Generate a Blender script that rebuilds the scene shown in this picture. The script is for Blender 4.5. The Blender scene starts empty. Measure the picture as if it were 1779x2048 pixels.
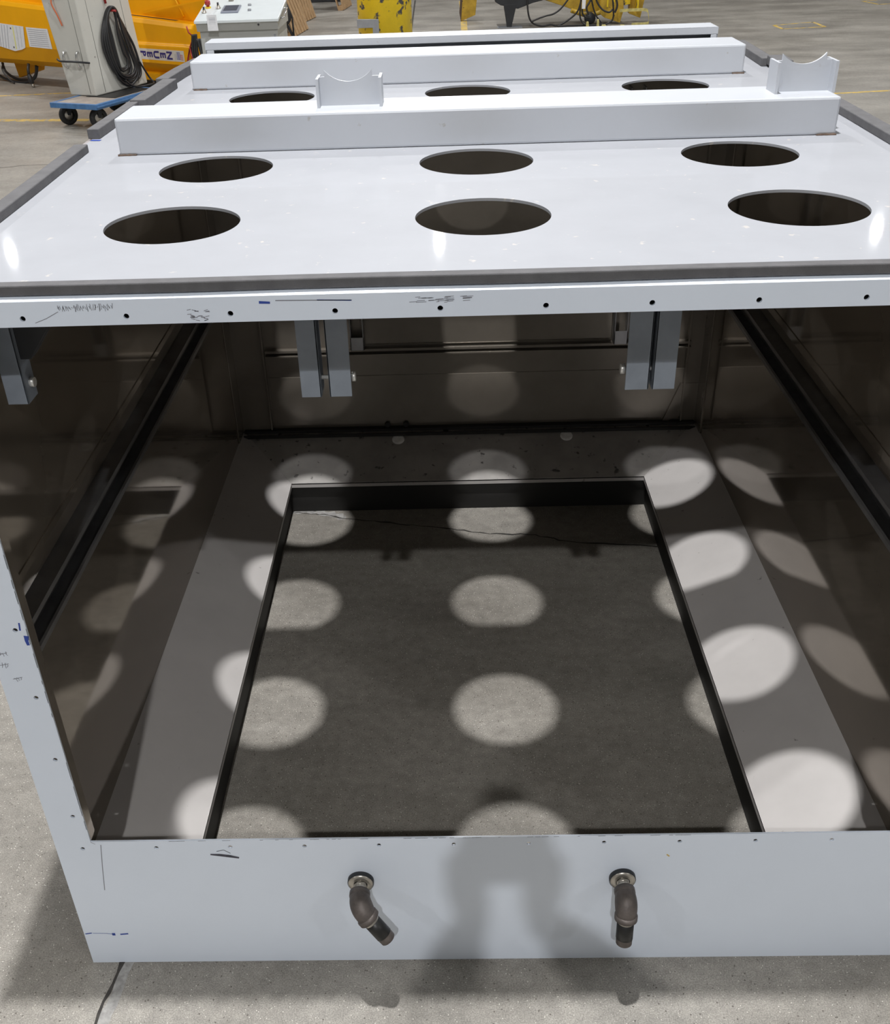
import bpy, bmesh, math, random
from mathutils import Vector, Matrix
random.seed(7)
sc = bpy.context.scene
C = sc.collection

# ------------------------------------------------------------------ camera, world, lamps, exposure
def make_camera():
    f, px, py = 2060.27, 855.44, 1083.35
    pitch, yaw, roll = -0.5683, -0.0306, -0.0363
    fw = Vector((math.sin(yaw) * math.cos(pitch), math.cos(yaw) * math.cos(pitch), math.sin(pitch)))
    r = Vector((math.cos(yaw), -math.sin(yaw), 0))
    u = r.cross(fw)
    r2 = r * math.cos(roll) + u * math.sin(roll)
    u2 = -r * math.sin(roll) + u * math.cos(roll)
    cd = bpy.data.cameras.new('camera')
    cd.sensor_fit = 'HORIZONTAL'
    cd.sensor_width = 36.0
    cd.lens = f / 1779 * 36
    cd.shift_x = (889.5 - px) / 1779
    cd.shift_y = (py - 1024) / 1779
    cd.clip_start = 0.02
    cd.clip_end = 200
    co = bpy.data.objects.new('camera', cd)
    C.objects.link(co)
    m = Matrix((r2, u2, -fw)).transposed().to_4x4()
    m.translation = Vector((0.8312, -1.4359, 2.0242))
    co.matrix_world = m
    sc.camera = co
    return Vector((0.8312, -1.4359, 2.0242)), r2, u2, fw
CAM, CR, CU, CF = make_camera()

sc.view_settings.view_transform = 'Standard'
sc.view_settings.look = 'None'
sc.view_settings.gamma = 1
sc.view_settings.use_curve_mapping = False
sc.view_settings.exposure = 0.45
sc.cycles.max_bounces = 10
sc.cycles.glossy_bounces = 6
sc.cycles.diffuse_bounces = 5

w = bpy.data.worlds.new('world')
sc.world = w
w.use_nodes = True
bg = w.node_tree.nodes['Background']
bg.inputs[0].default_value = (0.86, 0.93, 1.0, 1)
bg.inputs[1].default_value = 0.17

LAMP_W, LAMP_H = 175.0, 6.84
for lx in (-7.6, 0.65, 8.9):
    for ly in (-6.2, 0.284, 6.4, 12.3, 18.2, 24.2):
        x, y = lx, ly
        if ly == -6.2 and lx == 0.65: x, y = 0.62, -6.0
        centre = lx == 0.65
        k = {-6.2: 1.28 if centre else 0.55, 0.284: 1.68 if centre else 0.2}.get(ly, 0.85)
        if ly == 24.2 and not centre: continue
        if ly == 0.284 and centre: x, y = 0.62, 0.34
        ld = bpy.data.lights.new('high_bay_lamp', 'AREA')
        ld.shape = 'DISK'
        ld.size = 0.15
        ld.energy = LAMP_W * k
        ld.color = (1.0, 1.0, 1.0)
        lo = bpy.data.objects.new('high_bay_lamp', ld)
        lo.location = (x, y, LAMP_H)
        C.objects.link(lo)

# ------------------------------------------------------------------ materials
def N(nt, t, **kw):
    n = nt.nodes.new(t)
    for k, v in kw.items(): setattr(n, k, v)
    return n
def mat(name, col, rough=0.5, metal=0.0, var=0.0, vscale=6.0, bump=0.0, bscale=80.0, coat=0.0, spec=0.5,
        specks=None, speck_scale=60, speck_amt=0.05, rough_var=0.0, stretch=None):
    m = bpy.data.materials.new(name)
    m.use_nodes = True
    nt = m.node_tree
    b = nt.nodes['Principled BSDF']
    b.inputs['Roughness'].default_value = rough
    b.inputs['Metallic'].default_value = metal
    b.inputs['Specular IOR Level'].default_value = spec
    b.inputs['Coat Weight'].default_value = coat
    b.inputs['Coat Roughness'].default_value = 0.035
    c4 = (*col, 1)
    b.inputs['Base Color'].default_value = c4
    tc = N(nt, 'ShaderNodeTexCoord')
    vec = tc.outputs['Object']
    if stretch:
        mp = N(nt, 'ShaderNodeMapping')
        mp.inputs['Scale'].default_value = stretch
        nt.links.new(vec, mp.inputs['Vector'])
        vec = mp.outputs['Vector']
    out = None
    if var > 0:
        n = N(nt, 'ShaderNodeTexNoise')
        n.inputs['Scale'].default_value = vscale
        n.inputs['Detail'].default_value = 6
        n.inputs['Roughness'].default_value = 0.6
        nt.links.new(vec, n.inputs['Vector'])
        r = N(nt, 'ShaderNodeValToRGB')
        r.color_ramp.elements[0].position = 0.3
        r.color_ramp.elements[1].position = 0.7
        r.color_ramp.elements[0].color = (*[c * (1 - var) for c in col], 1)
        r.color_ramp.elements[1].color = (*[min(1, c * (1 + var)) for c in col], 1)
        nt.links.new(n.outputs['Fac'], r.inputs['Fac'])
        out = r.outputs['Color']
        if rough_var:
            mr = N(nt, 'ShaderNodeMapRange')
            mr.inputs['To Min'].default_value = rough - rough_var
            mr.inputs['To Max'].default_value = rough + rough_var
            nt.links.new(n.outputs['Fac'], mr.inputs['Value'])
            nt.links.new(mr.outputs['Result'], b.inputs['Roughness'])
    if specks:
        n2 = N(nt, 'ShaderNodeTexNoise')
        n2.inputs['Scale'].default_value = speck_scale
        n2.inputs['Detail'].default_value = 3
        nt.links.new(vec, n2.inputs['Vector'])
        r2 = N(nt, 'ShaderNodeValToRGB')
        r2.color_ramp.elements[0].position = 0.70 - speck_amt
        r2.color_ramp.elements[1].position = 0.76 - speck_amt
        r2.color_ramp.elements[0].color = (0, 0, 0, 1)
        r2.color_ramp.elements[1].color = (1, 1, 1, 1)
        nt.links.new(n2.outputs['Fac'], r2.inputs['Fac'])
        mx = N(nt, 'ShaderNodeMix', data_type='RGBA')
        nt.links.new(r2.outputs['Color'], mx.inputs[0])
        if out: nt.links.new(out, mx.inputs[6])
        else: mx.inputs[6].default_value = c4
        mx.inputs[7].default_value = (*specks, 1)
        out = mx.outputs[2]
    if out: nt.links.new(out, b.inputs['Base Color'])
    if bump > 0:
        n3 = N(nt, 'ShaderNodeTexNoise')
        n3.inputs['Scale'].default_value = bscale
        n3.inputs['Detail'].default_value = 3
        nt.links.new(vec, n3.inputs['Vector'])
        bp = N(nt, 'ShaderNodeBump')
        bp.inputs['Strength'].default_value = bump
        bp.inputs['Distance'].default_value = 0.002
        nt.links.new(n3.outputs['Fac'], bp.inputs['Height'])
        nt.links.new(bp.outputs['Normal'], b.inputs['Normal'])
    return m

def concrete():
    m = bpy.data.materials.new('concrete_floor')
    m.use_nodes = True
    nt = m.node_tree
    b = nt.nodes['Principled BSDF']
    tc = N(nt, 'ShaderNodeTexCoord')
    def noise(scale, detail=6, rough=0.6, st=None):
        n = N(nt, 'ShaderNodeTexNoise')
        n.inputs['Scale'].default_value = scale
        n.inputs['Detail'].default_value = detail
        n.inputs['Roughness'].default_value = rough
        v = tc.outputs['Object']
        if st:
            mp = N(nt, 'ShaderNodeMapping')
            mp.inputs['Scale'].default_value = st
            nt.links.new(v, mp.inputs['Vector'])
            v = mp.outputs['Vector']
        nt.links.new(v, n.inputs['Vector'])
        return n.outputs['Fac']
    def ramp(fac, p0, c0, p1, c1):
        r = N(nt, 'ShaderNodeValToRGB')
        r.color_ramp.elements[0].position = p0
        r.color_ramp.elements[1].position = p1
        r.color_ramp.elements[0].color = (*c0, 1)
        r.color_ramp.elements[1].color = (*c1, 1)
        nt.links.new(fac, r.inputs['Fac'])
        return r.outputs['Color']
    def mix(fac, a, c2, mode='MIX', f=None):
        mx = N(nt, 'ShaderNodeMix', data_type='RGBA', blend_type=mode)
        if fac is not None: nt.links.new(fac, mx.inputs[0])
        else: mx.inputs[0].default_value = f
        for s, v in ((6, a), (7, c2)):
            if isinstance(v, tuple): mx.inputs[s].default_value = (*v, 1)
            else: nt.links.new(v, mx.inputs[s])
        return mx.outputs[2]
    base = ramp(noise(1.3, 7, 0.62), 0.32, (0.265, 0.247, 0.218), 0.68, (0.38, 0.36, 0.325))
    smear = ramp(noise(0.55, 5, 0.65, (1, 2.6, 1)), 0.38, (0.74, 0.73, 0.72), 0.62, (1.08, 1.07, 1.06))
    base = mix(None, base, smear, 'MULTIPLY', 1.0)
    mid = ramp(noise(28, 4, 0.7), 0.3, (0.80, 0.80, 0.80), 0.7, (1.14, 1.14, 1.14))
    base = mix(None, base, mid, 'MULTIPLY', 1.0)
    grit = ramp(noise(330, 2, 0.5), 0.32, (0.62, 0.62, 0.62), 0.68, (1.28, 1.28, 1.28))
    base = mix(None, base, grit, 'MULTIPLY', 0.8)
    sp = N(nt, 'ShaderNodeTexVoronoi')
    sp.inputs['Scale'].default_value = 95
    nt.links.new(tc.outputs['Object'], sp.inputs['Vector'])
    dots = ramp(sp.outputs['Distance'], 0.07, (1, 1, 1), 0.13, (0, 0, 0))
    base = mix(dots, base, (0.78, 0.75, 0.68))
    sp2 = N(nt, 'ShaderNodeTexVoronoi')
    sp2.inputs['Scale'].default_value = 61
    nt.links.new(tc.outputs['Object'], sp2.inputs['Vector'])
    dots2 = ramp(sp2.outputs['Distance'], 0.08, (1, 1, 1), 0.15, (0, 0, 0))
    base = mix(dots2, base, (0.12, 0.105, 0.09))
    nt.links.new(base, b.inputs['Base Color'])
    rr = ramp(noise(2.0, 5), 0.3, (0.38, 0.38, 0.38), 0.7, (0.62, 0.62, 0.62))
    nt.links.new(rr, b.inputs['Roughness'])
    bp = N(nt, 'ShaderNodeBump')
    bp.inputs['Strength'].default_value = 0.35
    bp.inputs['Distance'].default_value = 0.0015
    nt.links.new(noise(300, 3), bp.inputs['Height'])
    nt.links.new(bp.outputs['Normal'], b.inputs['Normal'])
    return m

M = {}
M['concrete'] = concrete()
M['crack'] = mat('floor_crack', (0.055, 0.05, 0.045), 0.9, var=0.4, vscale=40)
M['patch'] = mat('joint_filler', (0.36, 0.35, 0.335), 0.8, var=0.3, vscale=60)
M['line'] = mat('floor_paint_yellow', (0.62, 0.43, 0.10), 0.6, var=0.3, vscale=9, specks=(0.36, 0.33, 0.28), speck_scale=14, speck_amt=0.16)
M['white'] = mat('white_enamel', (0.79, 0.86, 0.97), 0.30, var=0.015, vscale=4, bump=0.03, bscale=120)
M['roof'] = mat('white_enamel_dimmed_specked', (0.362, 0.372, 0.402), 0.6, var=0.03, vscale=9, bump=0.02, bscale=160, spec=0.2, coat=0.2, specks=(0.50, 0.48, 0.46), speck_scale=48, speck_amt=0.01)  # same enamel as the frame, colour darkened to offset strong lamp light; dirt specks
M['beam'] = mat('white_enamel_beam', (0.53, 0.55, 0.59), 0.4, var=0.02, vscale=6, spec=0.3, specks=(0.42, 0.41, 0.4), speck_scale=48, speck_amt=-0.02)  # frame enamel again, toned down so the lamp-lit beam tops don't clip
M['wall'] = mat('bare_steel_sheet', (0.285, 0.245, 0.20), 0.06, 0.6, var=0.08, vscale=3, rough_var=0.02)
M['back'] = mat('bare_steel_back', (0.215, 0.19, 0.16), 0.24, 0.35, var=0.15, vscale=4, rough_var=0.05)
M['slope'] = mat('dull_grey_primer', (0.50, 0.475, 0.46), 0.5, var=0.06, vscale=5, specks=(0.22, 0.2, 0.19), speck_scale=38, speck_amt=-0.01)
M['slopedark'] = mat('dull_grey_primer_darker', (0.36, 0.34, 0.32), 0.55, var=0.2, vscale=7, specks=(0.10, 0.095, 0.09), speck_scale=30, speck_amt=0.06)  # darker, more specked version of the grey primer, for the rear slope
M['galv'] = mat('galvanised_steel', (0.24, 0.27, 0.315), 0.6, 0.0, var=0.12, vscale=14)
M['rail'] = mat('zinc_rail', (0.30, 0.30, 0.31), 0.30, 0.85, var=0.2, vscale=9)
M['disc_white'] = mat('near_white_disc', (0.88, 0.86, 0.84), 0.5, var=0.15, vscale=90)
M['bolt'] = mat('zinc_bolt', (0.78, 0.77, 0.74), 0.3, 0.5)
M['dark'] = mat('dark_fitting_void_shade', (0.02, 0.019, 0.018), 0.7)  # near-black for dark fittings and for shade put into hollows
M['foam'] = mat('grey_foam', (0.115, 0.113, 0.118), 0.85, var=0.15, vscale=30, bump=0.25, bscale=500)
M['rust'] = mat('rusty_weld', (0.10, 0.065, 0.045), 0.8, var=0.4, vscale=60)
M['iron'] = mat('malleable_iron', (0.115, 0.098, 0.09), 0.5, 0.4, var=0.3, vscale=40, bump=0.2, bscale=220)
M['nickel'] = mat('plated_steel', (0.50, 0.47, 0.42), 0.32, 0.85, var=0.15, vscale=50)
M['black'] = mat('black_coated_pipe', (0.012, 0.012, 0.012), 0.4, var=0.3, vscale=50)
M['ink'] = mat('pencil_grey', (0.22, 0.22, 0.25), 0.8)
M['scuff'] = mat('rubber_scuff', (0.07, 0.07, 0.09), 0.8, var=0.5, vscale=120)
M['blue_ink'] = mat('blue_marker', (0.03, 0.07, 0.36), 0.6)
M['orange'] = mat('orange_yellow_enamel', (0.92, 0.43, 0.004), 0.38, var=0.05, vscale=3, spec=0.22)
M['yellow'] = mat('safety_yellow_paint', (0.84, 0.60, 0.015), 0.45, var=0.10, vscale=5, specks=(0.08, 0.075, 0.08), speck_scale=10, speck_amt=0.125)
M['oldyel'] = mat('dirty_machine_yellow', (0.50, 0.32, 0.03), 0.45, var=0.3, vscale=9, specks=(0.10, 0.07, 0.03), speck_scale=18, speck_amt=0.05)
M['rubber'] = mat('black_rubber', (0.016, 0.016, 0.016), 0.55, var=0.2, vscale=20)
M['cable'] = mat('black_cable_sheath', (0.022, 0.022, 0.024), 0.42)
M['cabgrey'] = mat('warm_grey_cabinet_paint', (0.60, 0.595, 0.55), 0.4, var=0.04, vscale=4, specks=(0.3, 0.29, 0.27), speck_scale=24, speck_amt=0.0)
M['seam'] = mat('cabinet_seam', (0.16, 0.155, 0.14), 0.6)
M['blue'] = mat('blue_cart_paint', (0.075, 0.19, 0.40), 0.45, var=0.2, vscale=14)
M['deck'] = mat('worn_deck_board', (0.36, 0.31, 0.27), 0.7, var=0.2, vscale=10)
M['chrome'] = mat('chrome', (0.75, 0.75, 0.75), 0.15, 1.0)
M['desk'] = mat('pale_grey_console', (0.72, 0.77, 0.79), 0.35, var=0.03)
M['deskside'] = mat('grey_console_body', (0.46, 0.47, 0.455), 0.4, var=0.05)
M['paper'] = mat('printed_paper', (0.78, 0.79, 0.82), 0.7, var=0.05, vscale=30)
M['print'] = mat('printed_text_grey', (0.40, 0.41, 0.46), 0.7)
M['yelmark'] = mat('yellow_highlight', (0.80, 0.78, 0.30), 0.7)
M['red'] = mat('red_plastic', (0.40, 0.03, 0.03), 0.4)
M['orangeline'] = mat('orange_cord', (0.68, 0.16, 0.06), 0.5)
M['screen'] = mat('grey_display', (0.085, 0.095, 0.13), 0.2)
M['bezel'] = mat('display_bezel', (0.25, 0.27, 0.33), 0.4)
M['navy'] = mat('navy_lettering', (0.04, 0.03, 0.20), 0.5)
M['sticker'] = mat('white_sticker', (0.72, 0.68, 0.62), 0.4)
M['flagred'] = mat('flag_red', (0.55, 0.10, 0.10), 0.5)
M['flagblue'] = mat('flag_blue', (0.13, 0.14, 0.40), 0.5)
M['wood'] = mat('pallet_wood', (0.42, 0.27, 0.14), 0.75, var=0.35, vscale=5, stretch=(12, 12, 1.5))
M['mblack'] = mat('black_machine_paint', (0.022, 0.024, 0.028), 0.45, var=0.3, vscale=6)
M['hookgrey'] = mat('grey_steel_bracket', (0.30, 0.315, 0.34), 0.5, var=0.1, vscale=14)
M['strap'] = mat('pale_yellow_strap', (0.55, 0.48, 0.18), 0.7, var=0.3, vscale=20)
M['skin'] = mat('skin', (0.55, 0.36, 0.27), 0.5, var=0.05)
M['shirt'] = mat('navy_work_shirt', (0.06, 0.075, 0.13), 0.8, var=0.15, vscale=30)
M['trousers'] = mat('dark_jeans', (0.05, 0.06, 0.10), 0.8, var=0.2, vscale=40)
M['hair'] = mat('brown_hair', (0.06, 0.04, 0.025), 0.6)
M['eye'] = mat('eye_white', (0.7, 0.7, 0.7), 0.3)
M['lip'] = mat('lip', (0.42, 0.20, 0.17), 0.5)

# ------------------------------------------------------------------ mesh helpers
class MB:
    def __init__(self):
        self.v = []; self.f = []; self.m = []; self.s = []
    def add(self, vs, fs, mi=0, smooth=False):
        o = len(self.v)
        self.v += [Vector(v) for v in vs]
        for f in fs:
            self.f.append([i + o for i in f]); self.m.append(mi); self.s.append(smooth)
        return self
    def box(self, a, b, mi=0):
        x0, y0, z0 = a; x1, y1, z1 = b
        vs = [(x0, y0, z0), (x1, y0, z0), (x1, y1, z0), (x0, y1, z0), (x0, y0, z1), (x1, y0, z1), (x1, y1, z1), (x0, y1, z1)]
        return self.hexa(vs, mi)
    def hexa(self, vs, mi=0):      # bottom loop of four (ccw seen from above), top loop of four
        return self.add(vs, [(3, 2, 1, 0), (4, 5, 6, 7), (0, 1, 5, 4), (1, 2, 6, 5), (2, 3, 7, 6), (3, 0, 4, 7)], mi)
    def prism(self, poly, off, mi=0):   # poly: 3D points, off: extrusion vector
        n = len(poly); off = Vector(off)
        p = [Vector(q) for q in poly]
        nrm = Vector((0, 0, 0))
        for i in range(n): nrm += p[i].cross(p[(i + 1) % n])
        if nrm.dot(off) > 0: p = p[::-1]
        vs = p + [q + off for q in p]
        fs = [tuple(range(n)), tuple(range(2 * n - 1, n - 1, -1))]
        fs += [(i, i + n, (i + 1) % n + n, (i + 1) % n) for i in range(n)]
        return self.add(vs, fs, mi)
    def ring(self, c, ax, r, seg):
        ax = Vector(ax).normalized()
        a = ax.orthogonal().normalized(); b = ax.cross(a)
        return [Vector(c) + (a * math.cos(2 * math.pi * i / seg) + b * math.sin(2 * math.pi * i / seg)) * r for i in range(seg)]
    def cyl(self, a, b, r, seg=20, mi=0, r2=None):
        a = Vector(a); b = Vector(b); r2 = r if r2 is None else r2
        vs = self.ring(a, b - a, r, seg) + self.ring(b, b - a, r2, seg)
        o = len(self.v)
        self.add(vs, [(i, (i + 1) % seg, (i + 1) % seg + seg, i + seg) for i in range(seg)], mi, True)
        self.f += [[o + i for i in range(seg - 1, -1, -1)], [o + seg + i for i in range(seg)]]
        self.m += [mi, mi]; self.s += [False, False]
        return self
    def lathe(self, base, ax, prof, seg=28, mi=0):   # prof: (distance along ax, radius)
        base = Vector(base); ax = Vector(ax).normalized()
        vs = []
        for d, r in prof: vs += self.ring(base + ax * d, ax, max(r, 1e-5), seg)
        fs = []
        for k in range(len(prof) - 1):
            fs += [(k * seg + i, k * seg + (i + 1) % seg, (k + 1) * seg + (i + 1) % seg, (k + 1) * seg + i) for i in range(seg)]
        return self.add(vs, fs, mi, True)
    def tube(self, pts, r, seg=8, mi=0, radii=None, closed=False):
        P = [Vector(p) for p in pts]; n = len(P)
        vs = []; pa = None
        for i in range(n):
            if closed: t = P[(i + 1) % n] - P[i - 1]
            else: t = P[min(i + 1, n - 1)] - P[max(i - 1, 0)]
            t.normalize()
            a = t.orthogonal() if pa is None else pa - t * pa.dot(t)
            a.normalize(); pa = a; b = t.cross(a)
            rr = radii[i] if radii else r
            vs += [P[i] + (a * math.cos(2 * math.pi * k / seg) + b * math.sin(2 * math.pi * k / seg)) * rr for k in range(seg)]
        fs = []
        for i in range(n if closed else n - 1):
            j = (i + 1) % n
            fs += [(i * seg + k, i * seg + (k + 1) % seg, j * seg + (k + 1) % seg, j * seg + k) for k in range(seg)]
        o = len(self.v)
        self.add(vs, fs, mi, True)
        if not closed:
            self.f += [[o + k for k in range(seg - 1, -1, -1)], [o + (n - 1) * seg + k for k in range(seg)]]
            self.m += [mi, mi]; self.s += [False, False]
        return self
    def ribbon(self, pts, wd, nrm, mi=0, jit=0.0):     # thin flat strip along a polyline
        P = [Vector(p) for p in pts]; nrm = Vector(nrm)
        vs = []
        for i in range(len(P)):
            t = (P[min(i + 1, len(P) - 1)] - P[max(i - 1, 0)]).normalized()
            s = t.cross(nrm).normalized()
            h = wd[i] if isinstance(wd, (list, tuple)) else wd
            h = h * 0.5 * (1 + random.uniform(-jit, jit))
            vs += [P[i] - s * h, P[i] + s * h]
        return self.add(vs, [(2 * i, 2 * i + 1, 2 * i + 3, 2 * i + 2) for i in range(len(P) - 1)], mi)

ORG = {}
def spline(pts, n=10, closed=False):
    P = [Vector(p) for p in pts]; L = len(P); out = []
    rng = range(L) if closed else range(L - 1)
    for i in rng:
        p0 = P[(i - 1) % L] if closed or i > 0 else P[i]
        p1 = P[i]; p2 = P[(i + 1) % L]
        p3 = P[(i + 2) % L] if closed or i + 2 < L else P[min(i + 1, L - 1)]
        for k in range(n):
            t = k / n
            out.append(0.5 * ((2 * p1) + (p2 - p0) * t + (2 * p0 - 5 * p1 + 4 * p2 - p3) * t * t + (3 * p1 - p0 - 3 * p2 + p3) * t ** 3))
    if not closed: out.append(P[-1])
    return out
def thing(name, label, cat, loc=(0, 0, 0), rotz=0.0, group=None):
    o = bpy.data.objects.new(name, None)
    C.objects.link(o)
    o.location = loc; o.rotation_euler = (0, 0, rotz)
    o.empty_display_size = 0.1
    o['label'] = label; o['category'] = cat
    if group: o['group'] = group
    ORG[o.name] = Matrix.Translation(Vector(loc)) @ Matrix.Rotation(rotz, 4, 'Z')
    return o
def tag(o, label, cat, group=None):
    o['label'] = label; o['category'] = cat
    if group: o['group'] = group
    return o
def link(name, me, mats, parent=None, bevel=0.0, label=None, kind=None, local=False):
    """me holds world coordinates (or coordinates of the thing's own frame when local)"""
    o = bpy.data.objects.new(name, me)
    C.objects.link(o)
    for m in (mats if isinstance(mats, (list, tuple)) else [mats]): me.materials.append(M[m])
    if parent:
        o.parent = parent
        ORG[o.name] = ORG[parent.name]
        if not local: me.transform(ORG[parent.name].inverted())
    else:
        # put the origin of a one-mesh thing at its base
        if not local and me.vertices and kind is None:
            xs = [v.co for v in me.vertices]
            c = Vector((sum(v.x for v in xs) / len(xs), sum(v.y for v in xs) / len(xs), min(v.z for v in xs)))
            me.transform(Matrix.Translation(-c)); o.location = c
            ORG[o.name] = Matrix.Translation(c)
        else: ORG[o.name] = Matrix.Identity(4)
    if bevel:
        b = o.modifiers.new('bevel', 'BEVEL')
        b.width = bevel; b.segments = 2; b.limit_method = 'ANGLE'; b.angle_limit = math.radians(50)
    if label: o['label'] = label
    if kind: o['kind'] = kind
    return o
def build(mb, name, mats, parent=None, bevel=0.0, label=None, kind=None, local=False):
    me = bpy.data.meshes.new(name)
    me.from_pydata([tuple(v) for v in mb.v], [], mb.f)
    for i, p in enumerate(me.polygons):
        p.material_index = mb.m[i]; p.use_smooth = mb.s[i]
    bm = bmesh.new(); bm.from_mesh(me)
    bm.normal_update(); bm.to_mesh(me); bm.free()
    me.update()
    return link(name, me, mats, parent, bevel, label, kind, local)
def sheet(outer, holes, thick, axes):
    """flat plate with real holes; axes: 4x4 matrix that carries the (x, y) drawing plane into the world"""
    cu = bpy.data.curves.new('sheet', 'CURVE')
    cu.dimensions = '2D'; cu.fill_mode = 'BOTH'; cu.extrude = thick / 2
    for pts in [outer] + holes:
        s = cu.splines.new('POLY')
        s.points.add(len(pts) - 1)
        for i, (x, y) in enumerate(pts): s.points[i].co = (x, y, 0, 1)
        s.use_cyclic_u = True
    ob = bpy.data.objects.new('sheet', cu)
    C.objects.link(ob)
    dg = bpy.context.evaluated_depsgraph_get()
    me = bpy.data.meshes.new_from_object(ob.evaluated_get(dg))
    bpy.data.objects.remove(ob); bpy.data.curves.remove(cu)
    me.transform(axes)
    me.materials.clear()
    for p in me.polygons: p.use_smooth = False
    return me
def circ(x, y, r, n=24): return [(x + r * math.cos(2 * math.pi * i / n), y + r * math.sin(2 * math.pi * i / n)) for i in range(n)]
def merge(me, mb):   # append an MB to an existing mesh
    bm = bmesh.new(); bm.from_mesh(me)
    vs = [bm.verts.new(v) for v in mb.v]
    for f, mi, s in zip(mb.f, mb.m, mb.s):
        fc = bm.faces.new([vs[i] for i in f]); fc.material_index = mi; fc.smooth = s
    bm.to_mesh(me); bm.free()
    return me

# ------------------------------------------------------------------ floor
fl = MB()
fl.add([(-40, -25, 0), (40, -25, 0), (40, 60, 0), (-40, 60, 0)], [(0, 1, 2, 3)])
fl.add([(-40, -25, -0.1), (40, -25, -0.1), (40, 60, -0.1), (-40, 60, -0.1)], [(3, 2, 1, 0)])
UP = (0, 0, 1)
def wob(pts, amp, n=6):
    out = []
    for a, b in zip(pts[:-1], pts[1:]):
        for k in range(n):
            t = k / n
            out.append((a[0] + (b[0] - a[0]) * t + random.uniform(-amp, amp), a[1] + (b[1] - a[1]) * t + random.uniform(-amp, amp), a[2]))
    return out + [pts[-1]]
zf = 0.0008
fl.ribbon(wob([(-0.25, 2.06, zf), (0.191, 1.961, zf), (0.319, 1.945, zf), (0.431, 1.905, zf), (0.62, 1.86, zf), (0.80, 1.822, zf), (0.926, 1.782, zf), (1.11, 1.768, zf), (1.232, 1.715, zf), (1.5, 1.68, zf), (2.0, 1.55, zf)], 0.006), 0.006, UP, 1, 0.6)
fl.ribbon(wob([(0.17, 1.985, zf * .6), (0.25, 1.968, zf * .6), (0.33, 1.95, zf * .6), (0.42, 1.913, zf * .6)], 0.008), 0.028, UP, 2, 0.5)
fl.ribbon(wob([(0.075, 0.05, zf), (0.066, -0.001, zf), (0.046, -0.149, zf), (0.0, -0.5, zf), (-0.1, -1.4, zf)], 0.003), 0.010, UP, 1, 0.5)
fl.ribbon(wob([(0.088, 0.05, zf * .5), (0.080, -0.001, zf * .5), (0.062, -0.149, zf * .5), (0.02, -0.5, zf * .5), (-0.08, -1.4, zf * .5)], 0.003), 0.030, UP, 2, 0.3)
fl.ribbon([(0.241, 22.5, zf), (0.303, 15.5, zf), (0.36, 9, zf)], 0.03, UP, 1)
fl.ribbon(wob([(-3.6, 8.0, zf), (-3.165, 8.09, zf), (-2.916, 8.156, zf), (-2.3, 8.2, zf)], 0.02), 0.012, UP, 1, 0.5)
L = fl.ribbon
L([(-14, 11.6, zf), (-4.0, 10.39, zf), (-3.26, 10.29, zf), (-2.2, 10.16, zf)], 0.13, UP, 3)
L([(-14, 12.2, zf), (-4.6, 12.02, zf), (-4.06, 12.06, zf), (-3.3, 12.1, zf)], 0.06, UP, 3)
L([(1.14, 15.9, zf), (1.165, 18.2, zf), (1.19, 22, zf)], 0.105, UP, 3)
L([(4.3, 10.44, zf), (5.04, 10.47, zf), (5.6, 10.54, zf), (6.8, 10.66, zf)], 0.07, UP, 3)
def outline(q, wd):
    for a, b in zip(q, q[1:] + q[:1]): fl.ribbon([(*a, zf), (*b, zf)], wd, UP, 3)
outline([(5.95, 16.45), (5.96, 15.98), (6.62, 16.07), (6.63, 16.70)], 0.06)
outline([(8.35, 19.5), (8.44, 18.9), (9.3, 19.1), (9.25, 19.8)], 0.06)
L([(-1.99, 17.6, zf), (-1.99, 19.6, zf)], 0.16, UP, 3)
build(fl, 'floor', ['concrete', 'crack', 'patch', 'line'], kind='structure')

M['hallwall'] = mat('hall_wall_panel', (0.42, 0.42, 0.41), 0.7, var=0.05, vscale=1)
M['hallceil'] = mat('hall_roof_deck', (0.55, 0.55, 0.54), 0.8, var=0.05, vscale=1)
def shell(name, a, c, m):
    b = MB(); b.box(a, c); return build(b, name, m, kind='structure')
shell('wall_left', (-18.2, -10, 0), (-18, 38, 7.4), 'hallwall')
shell('wall_right', (20, -10, 0), (20.2, 38, 7.4), 'hallwall')
shell('wall_back', (-18.2, 38, 0), (20.2, 38.2, 7.4), 'hallwall')
shell('wall_front', (-18.2, -10.2, 0), (20.2, -10, 7.4), 'hallwall')
shell('ceiling', (-18.2, -10.2, 7.4), (20.2, 38.2, 7.6), 'hallceil')

# ------------------------------------------------------------------ the white enclosure
W, ZS, ZH, ZT, S, X0 = 1.783, 0.3746, 1.5025, 1.5523, 0.1524, 0.0553
ZSILL, ZHB, YB = 0.3947, 1.4938, 2.2
enc = thing('sheet_metal_enclosure', 'large white sheet metal enclosure open at the front, roof pierced by rows of round holes', 'enclosure', (0.8915, 1.1, 0))

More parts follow.
